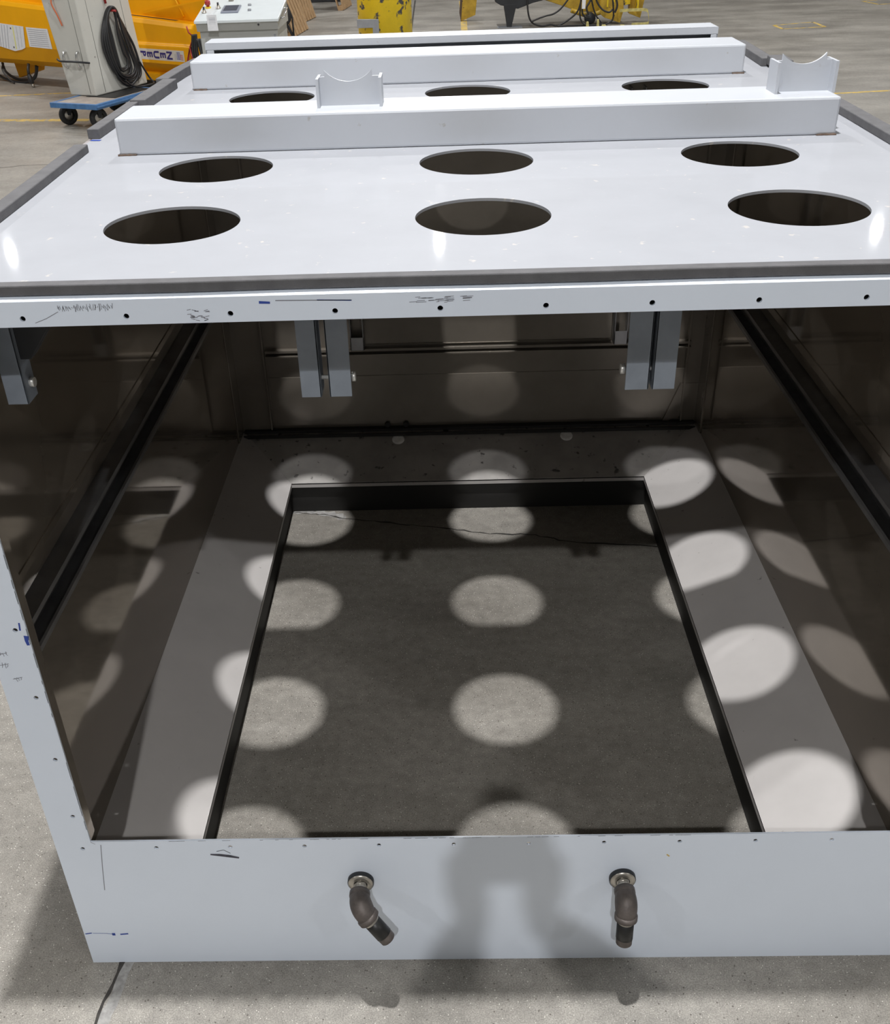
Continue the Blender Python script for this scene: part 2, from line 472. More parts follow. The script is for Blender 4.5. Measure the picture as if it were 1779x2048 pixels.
# front frame: one flanged face with the opening and its screw holes
holes = [[(0.0756, ZSILL), (0.0756, ZHB), (1.707, ZHB), (1.707, ZSILL)]]
for i in range(12): holes.append(circ(X0 + i * S, ZS, 0.0046, 14))
for i in range(12): holes.append(circ(X0 + i * S, ZH + 0.004, 0.0042, 14))
for j in range(7):
    z = ZS + 0.0949 + j * 0.1564
    holes.append(circ(X0, z, 0.0046, 14)); holes.append(circ(1.7277, z, 0.0046, 14))
A = Matrix(((1, 0, 0, 0), (0, 0, -1, 0.002), (0, 1, 0, 0), (0, 0, 0, 1)))
me = sheet([(0, 0), (W, 0), (W, 1.532), (0, 1.532)], holes, 0.004, A)
k = MB()
y = -0.0004
FN = (0, -1, 0)
k.prism([(0, 0, 1.532), (0, 0.012, 1.5385), (0, 0.034, 1.5385), (0, 0.034, 1.534), (0, 0.004, 1.5275)], (W, 0, 0))
k.ribbon([(0.003, y, 0.101), (0.018, y, 0.104)], 0.003, FN, 1)
k.ribbon([(0.02, y, 0.103), (0.05, y, 0.102), (0.066, y, 0.099)], 0.0012, FN, 1)
k.ribbon([(0.062, y, 0.099), (0.069, y, 0.099)], 0.008, FN, 1)
k.ribbon([(0.08, y, 0.0985), (0.098, y, 0.1005)], 0.004, FN, 1)
k.ribbon([(0.072, y, 0.926), (0.070, y, 0.915), (0.071, y, 0.905)], 0.008, FN, 1, .4)
k.ribbon([(0.066, y, 0.955), (0.064, y, 0.938)], 0.003, FN, 1)
k.ribbon([(0.095, y, 0.386), (0.085, y, 0.32), (0.075, y, 0.246)], 0.0014, FN, 2)
k.ribbon([(0.0756, y, 0.394), (0.084, y, 0.388)], 0.001, FN, 2)
k.ribbon([(0.316, y, 0.353), (0.335, y, 0.351), (0.356, y, 0.347), (0.374, y, 0.342)], [0.004, 0.006, 0.006, 0.004], FN, 3, .5)
k.ribbon([(0.33, y, 0.362), (0.345, y, 0.366), (0.358, y, 0.356)], 0.0015, FN, 3)
k.ribbon([(1.252, y, 0.337), (1.258, y, 0.331)], 0.003, FN, 4)
for (cx, cz) in ((0.016, 0.885), (0.013, 0.860), (0.030, 0.828)):
    for q in range(3):
        k.ribbon([(cx + q * 0.005 - random.uniform(-.002, .005), y, cz + random.uniform(.002, .007)), (cx + q * 0.005, y, cz), (cx + q * 0.005 + random.uniform(-.003, .003), y, cz - random.uniform(.002, .007))], 0.0009, FN, 2)
    k.ribbon([(cx - 0.006, y, cz), (cx + 0.012, y, cz + 0.004)], 0.001, FN, 2)
# pen scribbles along the header
k.ribbon([(0.556, y, 1.5225), (0.572, y, 1.5215)], 0.004, FN, 1, .3)
k.ribbon([(0.58, y, 1.5245), (0.64, y, 1.5235), (0.69, y, 1.5225)], 0.0012, FN, 2)
k.ribbon([(0.64, y, 1.5238), (0.69, y, 1.5220)], 0.0014, FN, 1)
for q in range(46):
    x = 0.262 + q * 0.0018 + random.uniform(-.001, .001)
    k.ribbon([(x, y, 1.521 + random.uniform(-.006, 0)), (x + random.uniform(-.003, .003), y, 1.524 + random.uniform(-.002, .003))], 0.0007, FN, 2)
k.ribbon([(0.225, y, 1.500), (0.242, y, 1.506), (0.262, y, 1.516)], 0.0008, FN, 2)
for q in range(24):
    x = random.choice((0.452, 0.460, 0.468, 0.475)) + random.uniform(-.003, .003); z = random.uniform(1.497, 1.514)
    k.ribbon([(x, y, z), (x + 0.006, y, z + random.uniform(-.002, .002))], 0.0008, FN, 2)
for q in range(30):
    x = random.uniform(0.765, 0.86); z = random.uniform(1.515, 1.524)
    k.ribbon([(x, y, z), (x + random.uniform(.004, .016), y, z + 0.0005)], 0.0007, FN, 2)
for q in range(40):     # chipped paint on the inner edges of the opening
    x = random.uniform(0.2, 1.3); k.ribbon([(x, y, ZSILL - .0008), (x + random.uniform(.004, .02), y, ZSILL - .0005)], 0.0008, FN, 3)
for q in range(30):
    z = random.uniform(0.42, 1.1); k.ribbon([(0.0750, y, z), (0.0750, y, z + random.uniform(.006, .03))], 0.0008, FN, 3)
merge(me, k)
frame = link('front_frame', me, ['white', 'blue_ink', 'ink', 'scuff', 'line'], enc)
b = MB()   # return flanges behind the face
b.box((0.0712, 0.004, ZSILL), (0.0756, 0.03, ZHB)); build(b, 'return_flange', 'wall', enc)
b = MB(); b.box((1.707, 0.004, ZSILL), (1.7114, 0.03, ZHB)); build(b, 'return_flange', 'wall', enc)

for i in range(12):
    b = MB(); b.lathe((X0 + i * S, 0.0042, ZH + 0.004), (0, 1, 0), [(0, 0.0052), (0, 0.0075), (0.016, 0.0075), (0.016, 0.0), (0.014, 0.0), (0.014, 0.0052), (0, 0.0052)], 12)
    build(b, 'dark_backing_nut', 'dark', enc)  # closed dark nuts added behind the header holes to make them read as shaded

# roof with five rows of three round holes
XC, D, R = 0.8897, 0.524, 0.1139
rows = [0.3149 + q * (1.5279 - 0.3149) / 3 for q in range(5)]
rows[1] = 0.717
rh = [circ(XC + a * D, yy, R, 72) for yy in rows for a in (-1, 0, 1)]
me = sheet([(0.018, 0.03), (1.765, 0.03), (1.765, 2.212), (0.018, 2.212)], rh, 0.005, Matrix.Translation((0, 0, ZT - 0.0025)))
k = MB()
k.prism([(0.018, 0.03, ZT), (0.018, 0.03, ZT - 0.005), (0, 0.02, 1.535), (0, 2.212, 1.535), (0.018, 2.212, ZT - 0.005), (0.018, 2.212, ZT)][:0] or
        [(0.018, 0.03, ZT), (0.018, 0.03, ZT - .018), (0.0, 0.03, ZT - .018), (0.0, 0.03, ZT - .006)], (0, 2.18, 0))
k.prism([(1.765, 0.03, ZT), (1.765, 0.03, ZT - .018), (W, 0.03, ZT - .018), (W, 0.03, ZT - .006)], (0, 2.18, 0))
k.box((0.0, 0.026, 1.534), (W, 0.031, ZT))
merge(me, k)
roof = link('roof_plate', me, ['roof', 'wall'], enc)
for p in roof.data.polygons:
    if p.normal.z < -0.7: p.material_index = 1

# side walls, back wall
for nm, xa, xb in (('side_wall', 0.0, 0.0117), ('side_wall', 1.771, W)):
    b = MB(); b.box((xa, 0.004, 0.0), (xb, 2.212, ZT - 0.012))
    o = build(b, nm, ['wall', 'white'], enc)
    for p in o.data.polygons:
        if (p.normal.x < -0.5 and xa == 0.0) or (p.normal.x > 0.5 and xa > 1): p.material_index = 1
b = MB(); b.box((0.0117, YB, 0.0), (1.771, 2.212, ZT - 0.005))
bw = build(b, 'back_wall', ['back', 'white'], enc)
for p in bw.data.polygons:
    if p.normal.y > 0.5: p.material_index = 1
# details of the back wall: door recess, ledge, seam, corner posts, bottom angle
b = MB()
b.box((0.137, 2.176, 0.562), (1.72, YB, 0.572)); b.box((0.137, 2.172, 0.546), (1.72, YB, 0.552))
build(b, 'ledge', 'back', enc, 0.001)
b = MB(); b.box((0.137, 2.196, 0.235), (1.72, YB, 0.457)); b.box((0.137, 2.198, 0.457), (1.72, YB, 0.546))
build(b, 'kick_panel', 'back', enc, 0.0015)
b = MB(); b.box((0.50, 2.19, 0.585), (1.425, YB, 1.40)); b.box((0.50, 2.185, 0.583), (1.425, 2.19, 0.586))
build(b, 'access_door', 'back', enc, 0.002)
for xa in (0.462, 1.43):
    b = MB()
    b.box((xa, 2.155, 0.575), (xa + 0.004, YB, 1.45)); b.box((xa, 2.155, 0.575), (xa + 0.05, 2.159, 0.625)); b.box((xa + 0.046, 2.155, 0.575), (xa + 0.05, YB, 1.45))
    build(b, 'door_channel', 'rail', enc, 0.001)
for xa, xb, fx in ((0.0117, 0.0157, 0.13), (1.767, 1.771, 1.71)):
    b = MB(); b.box((xa, 2.09, 0.235), (xb, YB, 1.53)); b.box((min(xa, fx), 2.188, 0.235), (max(xb, fx), YB, 1.53)); b.box((fx - .003, 2.17, 0.25), (fx + .003, YB, 1.53))
    build(b, 'corner_post', 'back', enc, 0.0008)
b = MB(); b.box((0.02, 2.168, 0.236), (1.765, 2.1955, 0.245)); b.box((0.02, 2.150, 0.222), (1.765, 2.156, 0.234))
build(b, 'bottom_angle', 'dark', enc, 0.0008)
b = MB(); b.prism([(1.64, 2.186, 0.232), (1.70, 2.186, 0.262), (1.765, 2.186, 0.262), (1.765, 2.186, 0.40), (1.70, 2.186, 0.40)], (0, 0.01, 0))
build(b, 'corner_gusset', 'back', enc)
for x in (0.580, 0.652):
    b = MB(); b.cyl((x, 2.180, 0.255), (x, 2.197, 0.255), 0.011, 6)
    build(b, 'bolt', 'dark', enc, label='small dark bolt head above the rear slope')

# hopper slopes around the bottom opening
XL, XR, OXA, OXB, OYB, OYA, ZF, ZO = 0.0117, 1.771, 0.2202, 1.5445, 1.9548, 0.20, 0.2354, 0.1294
T = (0, 0, -0.004)
def slope(name, q, mt):
    b = MB(); b.prism(q, T); return build(b, name, mt, enc)
slope('hopper_panel', [(XL, 0.004, ZF), (OXA, OYA, ZO), (OXA, OYB, ZO), (XL, YB, ZF)], 'slope')
slope('hopper_panel', [(XR, 0.004, ZF), (XR, YB, ZF), (OXB, OYB, ZO), (OXB, OYA, ZO)], 'slope')
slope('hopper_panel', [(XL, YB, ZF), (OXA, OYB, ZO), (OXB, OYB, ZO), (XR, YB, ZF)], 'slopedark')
slope('hopper_panel', [(XL, 0.004, ZF), (XR, 0.004, ZF), (OXB, OYA, ZO), (OXA, OYA, ZO)], 'slope')
b = MB()
b.box((OXA - .004, OYA, 0.112), (OXA, OYB, ZO + .001)); b.box((OXB, OYA, 0.112), (OXB + .004, OYB, ZO + .001))
b.box((OXA, OYB, 0.112), (OXB, OYB + .004, ZO + .001)); b.box((OXA, OYA - .004, 0.112), (OXB, OYA, ZO + .001))
build(b, 'outlet_lip', 'slope', enc)
b = MB()
b.box((OXA - .03, OYA - .03, 0.0), (OXA - .012, OYB + .03, 0.112)); b.box((OXB + .012, OYA - .03, 0.0), (OXB + .03, OYB + .03, 0.112))
b.box((OXA - .012, OYB + .012, 0.0), (OXB + .012, OYB + .03, 0.112)); b.box((OXA - .012, OYA - .03, 0.0), (OXB + .012, OYA - .012, 0.112))
build(b, 'outlet_shade_skirt', 'dark', enc)  # black panels carry the shade of the gap under the hopper
for x in (0.621, 1.271):
    n = Vector((0, -0.106, 0.245)).normalized()
    c = Vector((x, 2.143, 0.2108))
    b = MB(); b.lathe(c, n, [(0, 0.024), (0.002, 0.024), (0.004, 0.019), (0.004, 0.012), (0.003, 0.009), (0.003, 0.0)], 24)
    build(b, 'pale_disc', 'disc_white', enc, label='small pale round disc on the rear slope')  # near-white raised discs, paler than the panel around them

# rails along both side walls, at mid height
for x, s in ((0.0117, 1), (1.771, -1)):
    def X(d): return x + s * d
    b = MB()
    b.prism([(X(0), 0.035, 0.905), (X(0.034), 0.035, 0.897), (X(0.034), 0.035, 0.885), (X(0.030), 0.035, 0.882), (X(0.030), 0.035, 0.893), (X(0), 0.035, 0.900)], (0, 2.05, 0))
    b.prism([(X(0), 0.035, 0.828), (X(0.034), 0.035, 0.820), (X(0.034), 0.035, 0.832), (X(0.030), 0.035, 0.835), (X(0.030), 0.035, 0.826), (X(0), 0.035, 0.834)], (0, 2.05, 0))
    b.prism([(X(0), 0.035, 0.834), (X(0.003), 0.035, 0.834), (X(0.003), 0.035, 0.900), (X(0), 0.035, 0.900)], (0, 2.05, 0))
    build(b, 'wall_rail', 'rail', enc)
    b = MB(); b.box((min(X(0), X(.0025)), 0.03, 0.915), (max(X(0), X(.0025)), 2.1, 0.955))
    build(b, 'wall_strip', 'wall', enc, 0.0006)

# paired hangers under the roof, just behind the header
def strip(x0, x1, z0, z1, yq, fl_side, name='hanger'):
    b = MB(); b.box((x0, yq, z0), (x1, yq + .003, z1))
    xs = (x0, x0 + .003) if fl_side < 0 else (x1 - .003, x1)
    b.box((xs[0], yq, z0), (xs[1], yq + .045, z1))
    o = build(b, name, 'galv', enc, 0.0008); return o
HZ = ZT - .005
strip(0.577, 0.611, 1.294, HZ, 0.17, 1); h = strip(0.6245, 0.6625, 1.294, HZ, 0.17, -1)
b = MB(); b.cyl((0.6625, 0.19, 1.322), (0.669, 0.19, 1.322), 0.0085, 12); b.cyl((0.608, 0.19, 1.322), (0.663, 0.19, 1.322), 0.004, 10)
build(b, 'bolt', 'bolt', h, label='zinc bolt through the hanger pair')
h = strip(1.123, 1.1625, 1.294, HZ, 0.17, 1); strip(1.168, 1.206, 1.294, HZ, 0.17, -1)
b = MB(); b.cyl((1.116, 0.19, 1.324), (1.1235, 0.19, 1.324), 0.0085, 12); b.cyl((1.122, 0.19, 1.324), (1.170, 0.19, 1.324), 0.004, 10)
build(b, 'bolt', 'bolt', h, label='zinc bolt through the hanger pair')
for xs, sgn in ((0.077, 1), (1.706, -1)):
    xa, xb = sorted((xs, xs + sgn * 0.036))
    h = strip(xa, xb, 1.298, HZ, 0.16, sgn)
    xo = xs + sgn * 0.036
    b = MB(); b.cyl((xo, 0.185, 1.328), (xo + sgn * .008, 0.185, 1.328), 0.0085, 12)
    build(b, 'bolt', 'bolt', h, label='zinc bolt on the end hanger')
    b = MB(); b.prism([(xo, 0.17, 1.375), (xo + sgn * .018, 0.17, 1.375), (xo + sgn * .075, 0.17, 1.45), (xo + sgn * .075, 0.17, HZ), (xo, 0.17, HZ)], (0, 0.03, 0))
    build(b, 'hanger_gusset', 'mblack', enc, 0.001)

# crossbeams, rear rail and saddle brackets on the roof
def beam(name, x0, x1, y0, y1, z0, h, label):
    b = MB(); b.box((x0, y0, z0), (x1, y1, z0 + h))
    return build(b, name, 'beam', enc, 0.005, label)
beam('crossbeam', 0.131, 1.650, 0.863, 1.018, ZT, 0.0746, 'white box beam across the roof, nearer one with two saddles')
beam('crossbeam', 0.120, 1.659, 1.6895, 1.849, ZT, 0.0742, 'white box beam across the roof, further one')
b = MB()
b.box((0.120, 1.921, ZT + 0.0735), (1.633, 1.924, ZT + 0.0931)); b.box((0.120, 1.921, ZT + 0.0901), (1.633, 2.03, ZT + 0.0931))
b.box((0.120, 2.027, ZT), (1.633, 2.03, ZT + 0.0901)); b.box((0.120, 1.924, ZT), (0.124, 2.03, ZT + .0901)); b.box((1.629, 1.924, ZT), (1.633, 2.03, ZT + .0901))
b.box((0.124, 1.921, ZT + .045), (0.146, 1.924, ZT + .0735)); b.box((1.612, 1.921, ZT + .045), (1.629, 1.924, ZT + .0735))
build(b, 'rear_rail', 'beam', enc, 0.0015)
b = MB(); b.box((0.125, 1.93, ZT + .0005), (1.628, 2.026, ZT + .05))
build(b, 'rail_hollow_shade', 'dark', enc)  # black block stands in for the shade inside the hollow rail
for x, yq, w1, w2 in ((0.15, 0.858, .022, .018), (1.62, 0.858, .012, .03), (0.13, 1.685, .008, .03), (1.64, 1.685, .012, .02)):
    b = MB()
    pts = [(x - w1 + (w1 + w2) * q / 8, yq + .003 + random.uniform(-.001, .001), ZT + .0005) for q in range(9)]
    b.tube(pts, .003, 6, 0, [random.uniform(.0022, .004) for q in pts])
    build(b, 'weld_bead', 'rust', enc)
def saddle(x0, x1, zb, zside, zpeak, zarc):
    wd = x1 - x0; pa, pb = x0 + wd * .085, x1 - wd * .115
    pts = [(x0, zb), (x1, zb), (x1, zside), (pb, zside), (pb, zpeak)]
    cx = (pa + pb) / 2; ch = (pb - pa) / 2; sag = zpeak - zarc; rr = (ch * ch + sag * sag) / (2 * sag); cz = zarc + rr
    a0 = math.asin(ch / rr)
    for q in range(1, 24):
        a = a0 - 2 * a0 * q / 24; pts.append((cx + rr * math.sin(a), cz - rr * math.cos(a)))
    pts += [(pa, zpeak), (pa, zside), (x0, zside)]
    A2 = Matrix(((1, 0, 0, 0), (0, 0, -1, 0.943), (0, 1, 0, 0), (0, 0, 0, 1)))
    me = sheet(pts, [], 0.006, A2)
    k = MB()
    for xx in (x0 - .006, x1): k.box((xx, 0.912, zb), (xx + .006, 0.978, zside))
    merge(me, k)
    return link('saddle_bracket', me, 'beam', enc)
ZB = ZT + .0746
saddle(0.563, 0.690, ZB, 1.684, 1.697, 1.674)
saddle(1.530, 1.644, ZB, 1.688, 1.701, 1.680)

# foam strips stuck along the roof edges
def foam(pts, wd, h, label, tilt=0.0):
    b = MB()
    P = [Vector(p) for p in pts]; vs = []
    for i, p in enumerate(P):
        t = (P[min(i + 1, len(P) - 1)] - P[max(i - 1, 0)]).normalized(); s = Vector((t.y, -t.x, 0))
        hw = wd / 2
        vs += [p - s * hw, p + s * hw, p + s * hw + Vector((0, 0, h)), p - s * hw + Vector((0, 0, h + tilt))]
    n = len(P)
    fs = [(3, 2, 1, 0), tuple(4 * (n - 1) + q for q in range(4))]
    for i in range(n - 1):
        for q in range(4): fs.append((4 * i + q, 4 * i + (q + 1) % 4, 4 * i + 4 + (q + 1) % 4, 4 * i + 4 + q))
    b.add(vs, fs)
    return build(b, 'foam_strip', 'foam', enc, 0.002, label)
foam([(x * W / 12, 0.0155 + 0.0010 * math.sin(x * 1.7), 1.5386) for x in range(13)], 0.021, 0.0155, 'grey foam strip along the front edge of the roof')
foam([(0.045, 0.03, ZT), (0.044, 0.25, ZT), (0.042, 0.5, ZT), (0.038, 0.75, ZT), (0.036, 0.91, ZT)], 0.030, 0.017, 'grey foam strip on the left roof edge, nearest length')
foam([(0.022, 1.05, ZT), (0.024, 1.2, ZT), (0.026, 1.45, ZT)], 0.028, 0.022, 'grey foam strip on the left roof edge beside the near beam')
foam([(0.038, 1.40, ZT), (0.042, 1.55, ZT), (0.046, 1.74, ZT)], 0.040, 0.026, 'grey foam strip on the left roof edge, middle length')
foam([(0.022, 1.745, ZT), (0.030, 1.95, ZT), (0.048, 2.15, ZT)], 0.036, 0.026, 'grey foam strip on the left roof edge, furthest length')
foam([(1.742, 0.03, ZT), (1.742, 0.4, ZT), (1.739, 0.7, ZT), (1.742, 1.0, ZT), (1.744, 1.62, ZT)], 0.034, 0.018, 'grey foam strip on the right roof edge, long length')
foam([(1.755, 1.80, ZT), (1.762, 2.0, ZT), (1.768, 2.2, ZT)], 0.036, 0.022, 'grey foam strip on the right roof edge, rear length')
foam([(1.772, 1.70, ZT + .004), (1.776, 1.80, ZT + .006)], 0.050, 0.024, 'loose black foam end on the right roof edge')
b = MB(); b.ribbon([(0.018, 1.035, ZT + .0006), (0.042, 1.032, ZT + .0006)], 0.013, UP)
build(b, 'blue_ink_mark', 'blue_ink', enc, label='smudge of blue marker beside the foam')

# drain fittings on the sill panel
def drain(x, z, turn, label):
    """flange, nipple and elbow with a stub turned by 'turn' from straight down"""
    d = Vector((math.sin(turn) * .92, -0.22, -math.cos(turn))).normalized()
    b = MB(); b.cyl((x, 0.004, z), (x, -0.045, z), 0.0125, 24)
    root = build(b, 'drain_fitting', 'nickel', enc, label=label)
    b = MB(); b.lathe((x, 0.0, z), (0, -1, 0), [(0, 0.0275), (0.0085, 0.0275), (0.010, 0.026)], 36, 0)
    b.lathe((x, 0.0, z), (0, -1, 0), [(0.010, 0.026), (0.0125, 0.0245), (0.013, 0.0145)], 36, 1)
    b.lathe((x, -0.013, z), (0, -1, 0), [(0, 0.0145), (0.006, 0.0145), (0.007, 0.0125)], 6, 1)
    build(b, 'flange', ['mblack', 'nickel'], root, label='round steel flange with dark rubber edge')
    # elbow: a swept bend with a collar at each end
    p0 = Vector((x, -0.034, z)); e = p0 + Vector((0, -0.034, 0)); p2 = e + d * 0.036
    pts = []
    for q in range(15):
        t = q / 14; pts.append(p0 * (1 - t) ** 2 + e * 2 * t * (1 - t) + p2 * t * t)
    rad = [0.0195 + 0.0035 * math.sin(math.pi * q / 14) for q in range(15)]
    b = MB(); b.tube(pts, 0, 24, 0, rad)
    b.lathe(p0 + Vector((0, .002, 0)), (0, -1, 0), [(-.002, 0.014), (0, 0.0215), (0.010, 0.0215), (0.013, 0.0195)], 28)
    b.lathe(p2 - d * .012, d, [(0, 0.0195), (0.002, 0.0235), (0.011, 0.0235), (0.0125, 0.022), (0.0125, 0.0165)], 28)
    build(b, 'elbow', 'iron', root, label='rough brown cast iron elbow')
    b = MB()
    b.lathe(p2, d, [(-.002, 0.0165), (0.007, 0.0168)], 28, 0)
    b.lathe(p2, d, [(0.007, 0.0168), (0.0075, 0.0175), (0.046, 0.0175), (0.0465, 0.0168)], 28, 1)
    b.lathe(p2, d, [(0.0465, 0.0168), (0.060, 0.0164), (0.062, 0.0145)], 28, 2)
    b.lathe(p2, d, [(0.062, 0.0145), (0.061, 0.0125), (0.03, 0.0125), (0.03, 0.0)], 28, 3)
    build(b, 'pipe_stub', ['nickel', 'black', 'iron', 'dark'], root, label='short black pipe stub with bare end')
drain(0.621, 0.268, math.radians(40), 'drain fitting on the sill, turned to the right, the left one')
drain(1.166, 0.268, math.radians(-2), 'drain fitting on the sill, pointing straight down, the right one')

# ------------------------------------------------------------------ orange machine hull, far left
HA = math.atan2(-1.8, 2.74)
hull = thing('conveyor_hull', 'long orange-yellow machine hull lying behind the grey cabinet, papers taped to its side', 'machine', (-4.64, 12.8, 0), HA)
def ext(b, prof, u0, u1, mi=0, s0=0.0, s1=0.0):     # profile (v, z) swept along u; z above .7 shifted at the ends
    n = len(prof)
    def P(u, sh): return [(u, v, z + (sh if z > .7 else 0)) for v, z in prof]
    vs = P(u0, s0) + P(u1, s1)
    ccw = sum(prof[i][0] * prof[(i + 1) % n][1] - prof[(i + 1) % n][0] * prof[i][1] for i in range(n)) > 0
    fs = [tuple(range(n - 1, -1, -1)), tuple(range(n, 2 * n))] + [(i, (i + 1) % n, (i + 1) % n + n, i + n) for i in range(n)]
    if not ccw: fs = [f[::-1] for f in fs]
    return b.add(vs, fs, mi)
def ztop(u): return 0.964 - 0.0486 * u
b = MB()
ext(b, [(0.0, 0.46), (0.0, 0.92), (0.03, 0.9641), (0.62, 0.9641), (0.62, 0.23), (0.16, 0.23), (0.05, 0.30)], -3.0, 1.55, 0, ztop(-3) - .964, ztop(1.55) - .964)
build(b, 'hull_body', 'orange', hull, 0.01, local=True)
b = MB()
ext(b, [(0.0, 0.605), (0.0, 0.92), (0.03, 0.9641), (0.62, 0.9641), (0.62, 0.19), (0.07, 0.19), (0.06, 0.27), (0.11, 0.29), (-0.03, 0.395), (-0.035, 0.40), (-0.035, 0.585)], 1.5, 3.25, 0, ztop(1.5) - .964, ztop(3.25) - .964)
build(b, 'boot_housing', 'orange', hull, 0.012, local=True)
b = MB()
b.hexa([(1.4, .12, ztop(1.4) - .004), (2.9, .12, ztop(2.9) - .004), (2.9, .16, ztop(2.9) - .004), (1.4, .16, ztop(1.4) - .004), (1.4, .12, ztop(1.4) + .002), (2.9, .12, ztop(2.9) + .002), (2.9, .16, ztop(2.9) + .002), (1.4, .16, ztop(1.4) + .002)])
build(b, 'top_slot_shade', 'dark', hull, local=True)  # dark strip painted for the shaded opening, no groove is cut
b = MB()
b.prism([(-1.5, .2, ztop(-1.5) - .02), (3.3, .2, ztop(3.3) - .02), (3.3, .2, 1.5), (-1.5, .2, 1.5)], (0, .45, 0))
build(b, 'upper_trough', 'orange', hull, local=True)
b = MB()
b.prism([(2.3, .2, .87), (3.45, .2, .80), (3.45, .14, 1.05), (2.3, .198, .90)], (0, -.005, 0))
b.tube([(2.98, .17, .86), (2.80, .19, 1.15)], .012, 8)
build(b, 'stiffener', 'orange', hull, local=True)
for u in (-2.2, 1.0, 2.0):
    b = MB(); b.box((u, .12, 0), (u + .12, .5, .235))
    build(b, 'support_block', 'mblack', hull, 0.006, local=True)
b = MB(); b.prism([(-.45, .36, 0.02), (-.05, .36, .12), (.0, .36, .235), (-.5, .36, .235)], (0, .12, 0))
build(b, 'under_bracket', 'orange', hull, local=True)
# sticker with lettering turned on its side and a small flag
b = MB()
VS = -0.0358
b.box((2.16, VS, .432), (3.112, VS + .0009, .545))
y0 = VS - .0004
for q in range(4): b.ribbon([(2.965 + q * .006, y0, .51), (2.965 + q * .006, y0, .45)], .002, FN, 3)
b.add([(2.995, y0, .452), (3.05, y0, .452), (3.05, y0, .528), (2.995, y0, .528)], [(0, 1, 2, 3)], 1)
for q in range(5): b.add([(3.05, y0, .450 + q * .012), (3.092, y0, .448 + q * .012), (3.092, y0, .454 + q * .012), (3.05, y0, .456 + q * .012)], [(0, 1, 2, 3)], 2)
for q in range(3): b.add([(3.0 + q * .018, y0 - .0002, .456), (3.007 + q * .018, y0 - .0002, .456), (3.007 + q * .018, y0 - .0002, .524), (3.0 + q * .018, y0 - .0002, .524)], [(0, 1, 2, 3)], 0)
stk = build(b, 'sticker', ['sticker', 'flagblue', 'flagred', 'print'], hull, local=True, label='white sticker with navy capitals turned sideways and a small flag')
bm = bmesh.new()
for ch, u in (('N', 2.842), ('E', 2.738), ('U', 2.632), ('E', 2.526), ('R', 2.422)):
    fc = bpy.data.curves.new('letter', 'FONT'); fc.body = ch; fc.size = 0.118; fc.extrude = 0.0004; fc.offset = 0.0045; fc.align_x = 'CENTER'
    fo = bpy.data.objects.new('letter', fc); C.objects.link(fo)
    lm = bpy.data.meshes.new_from_object(fo.evaluated_get(bpy.context.evaluated_depsgraph_get()))
    bpy.data.objects.remove(fo)
    lm.transform(Matrix(((0, 1, 0, u), (0, 0, -1, y0 - .0004), (-1, 0, 0, .488), (0, 0, 0, 1))))
    bm.from_mesh(lm); bpy.data.meshes.remove(lm)
lm = bpy.data.meshes.new('lettering'); bm.to_mesh(lm); bm.free(); lm.materials.clear()
link('lettering', lm, 'navy', stk, local=True)

def hullpt(u, v, z): return ORG[hull.name] @ Vector((u, v, z))
def paper(name, poly, label, lines):
    b = MB()
    b.prism([hullpt(u, -.004, z) for u, z in poly], (hullpt(0, -.004, 0) - hullpt(0, -.001, 0)))
    nv = hullpt(0, -1, 0) - hullpt(0, 0, 0)
    for (u0, z0, u1, z1, wd, mi) in lines:
        b.ribbon([hullpt(u0, -.0075, z0), hullpt(u1, -.0075, z1)], wd, nv, mi)
    return tag(build(b, name, ['paper', 'print', 'yelmark', 'scuff']), label, 'paper')
paper('paper_stack', [(-.62, .745), (.357, .693), (.31, .455), (.237, .43), (.092, .407), (-.201, .452), (-.65, .50)], 'stack of printed sheets hanging on the orange hull, left of the single sheet',
      [(-.45 + q * .055, .725 - q * .003, -.47 + q * .05, .50 - q * .008, .010, 1) for q in range(10)] + [(.15, .69, .13, .43, .022, 2), (.105, .675, .10, .655, .022, 3), (.09, .46, .085, .44, .022, 3), (.29, .69, .25, .46, .006, 1), (.22, .69, .19, .44, .006, 1)])
paper('paper_sheet', [(.404, .689), (.807, .681), (.828, .461), (.40, .470)], 'single printed sheet on the orange hull, next to the grey cabinet',
      [(.43, .665 - q * .022, .78, .660 - q * .022, .006, 1) for q in range(9)])
b = MB(); nv = hullpt(0, -.03, 0) - hullpt(0, 0, 0)
b.tube(spline([hullpt(-.66, .20, .212), hullpt(-.62, .17, .08), hullpt(-.36, .15, .017), hullpt(-.04, .15, .018), hullpt(.14, .17, .08), hullpt(.19, .20, .212)], 8), .016, 8)
tag(build(b, 'hanging_cable', 'cable'), 'black cable loop under the left hull, outermost thick loop', 'cable', 'cable loops under the orange hull')
b = MB(); b.tube(spline([hullpt(-.58, .245, .212), hullpt(-.53, .235, .10), hullpt(-.32, .225, .03), hullpt(-.06, .225, .03), hullpt(.07, .235, .10), hullpt(.11, .245, .212)], 8), .016, 8)
tag(build(b, 'hanging_cable', 'cable'), 'black cable loop under the left hull, inner thick loop', 'cable', 'cable loops under the orange hull')
b = MB(); b.tube(spline([hullpt(-.46, .175, .216), hullpt(-.41, .10, .15), hullpt(-.28, .07, .06), hullpt(-.15, .05, .012)], 8), .010, 8)
tag(build(b, 'hanging_cable', 'cable'), 'thin black cable falling across the loops under the left hull', 'cable', 'cable loops under the orange hull')
pl = thing('cable_plug', 'black plug end hanging beside the cable loops, touching the floor', 'plug', hullpt(.30, -.02, 0), HA)
b = MB(); b.tube([(-.06, .06, .26), (-.04, .02, .2), (-.02, 0, .15)], .018, 10); b.lathe((-.02, 0, .15), (.25, 0, -1), [(0, .02), (.03, .03), (.10, .034), (.11, .02)], 14)
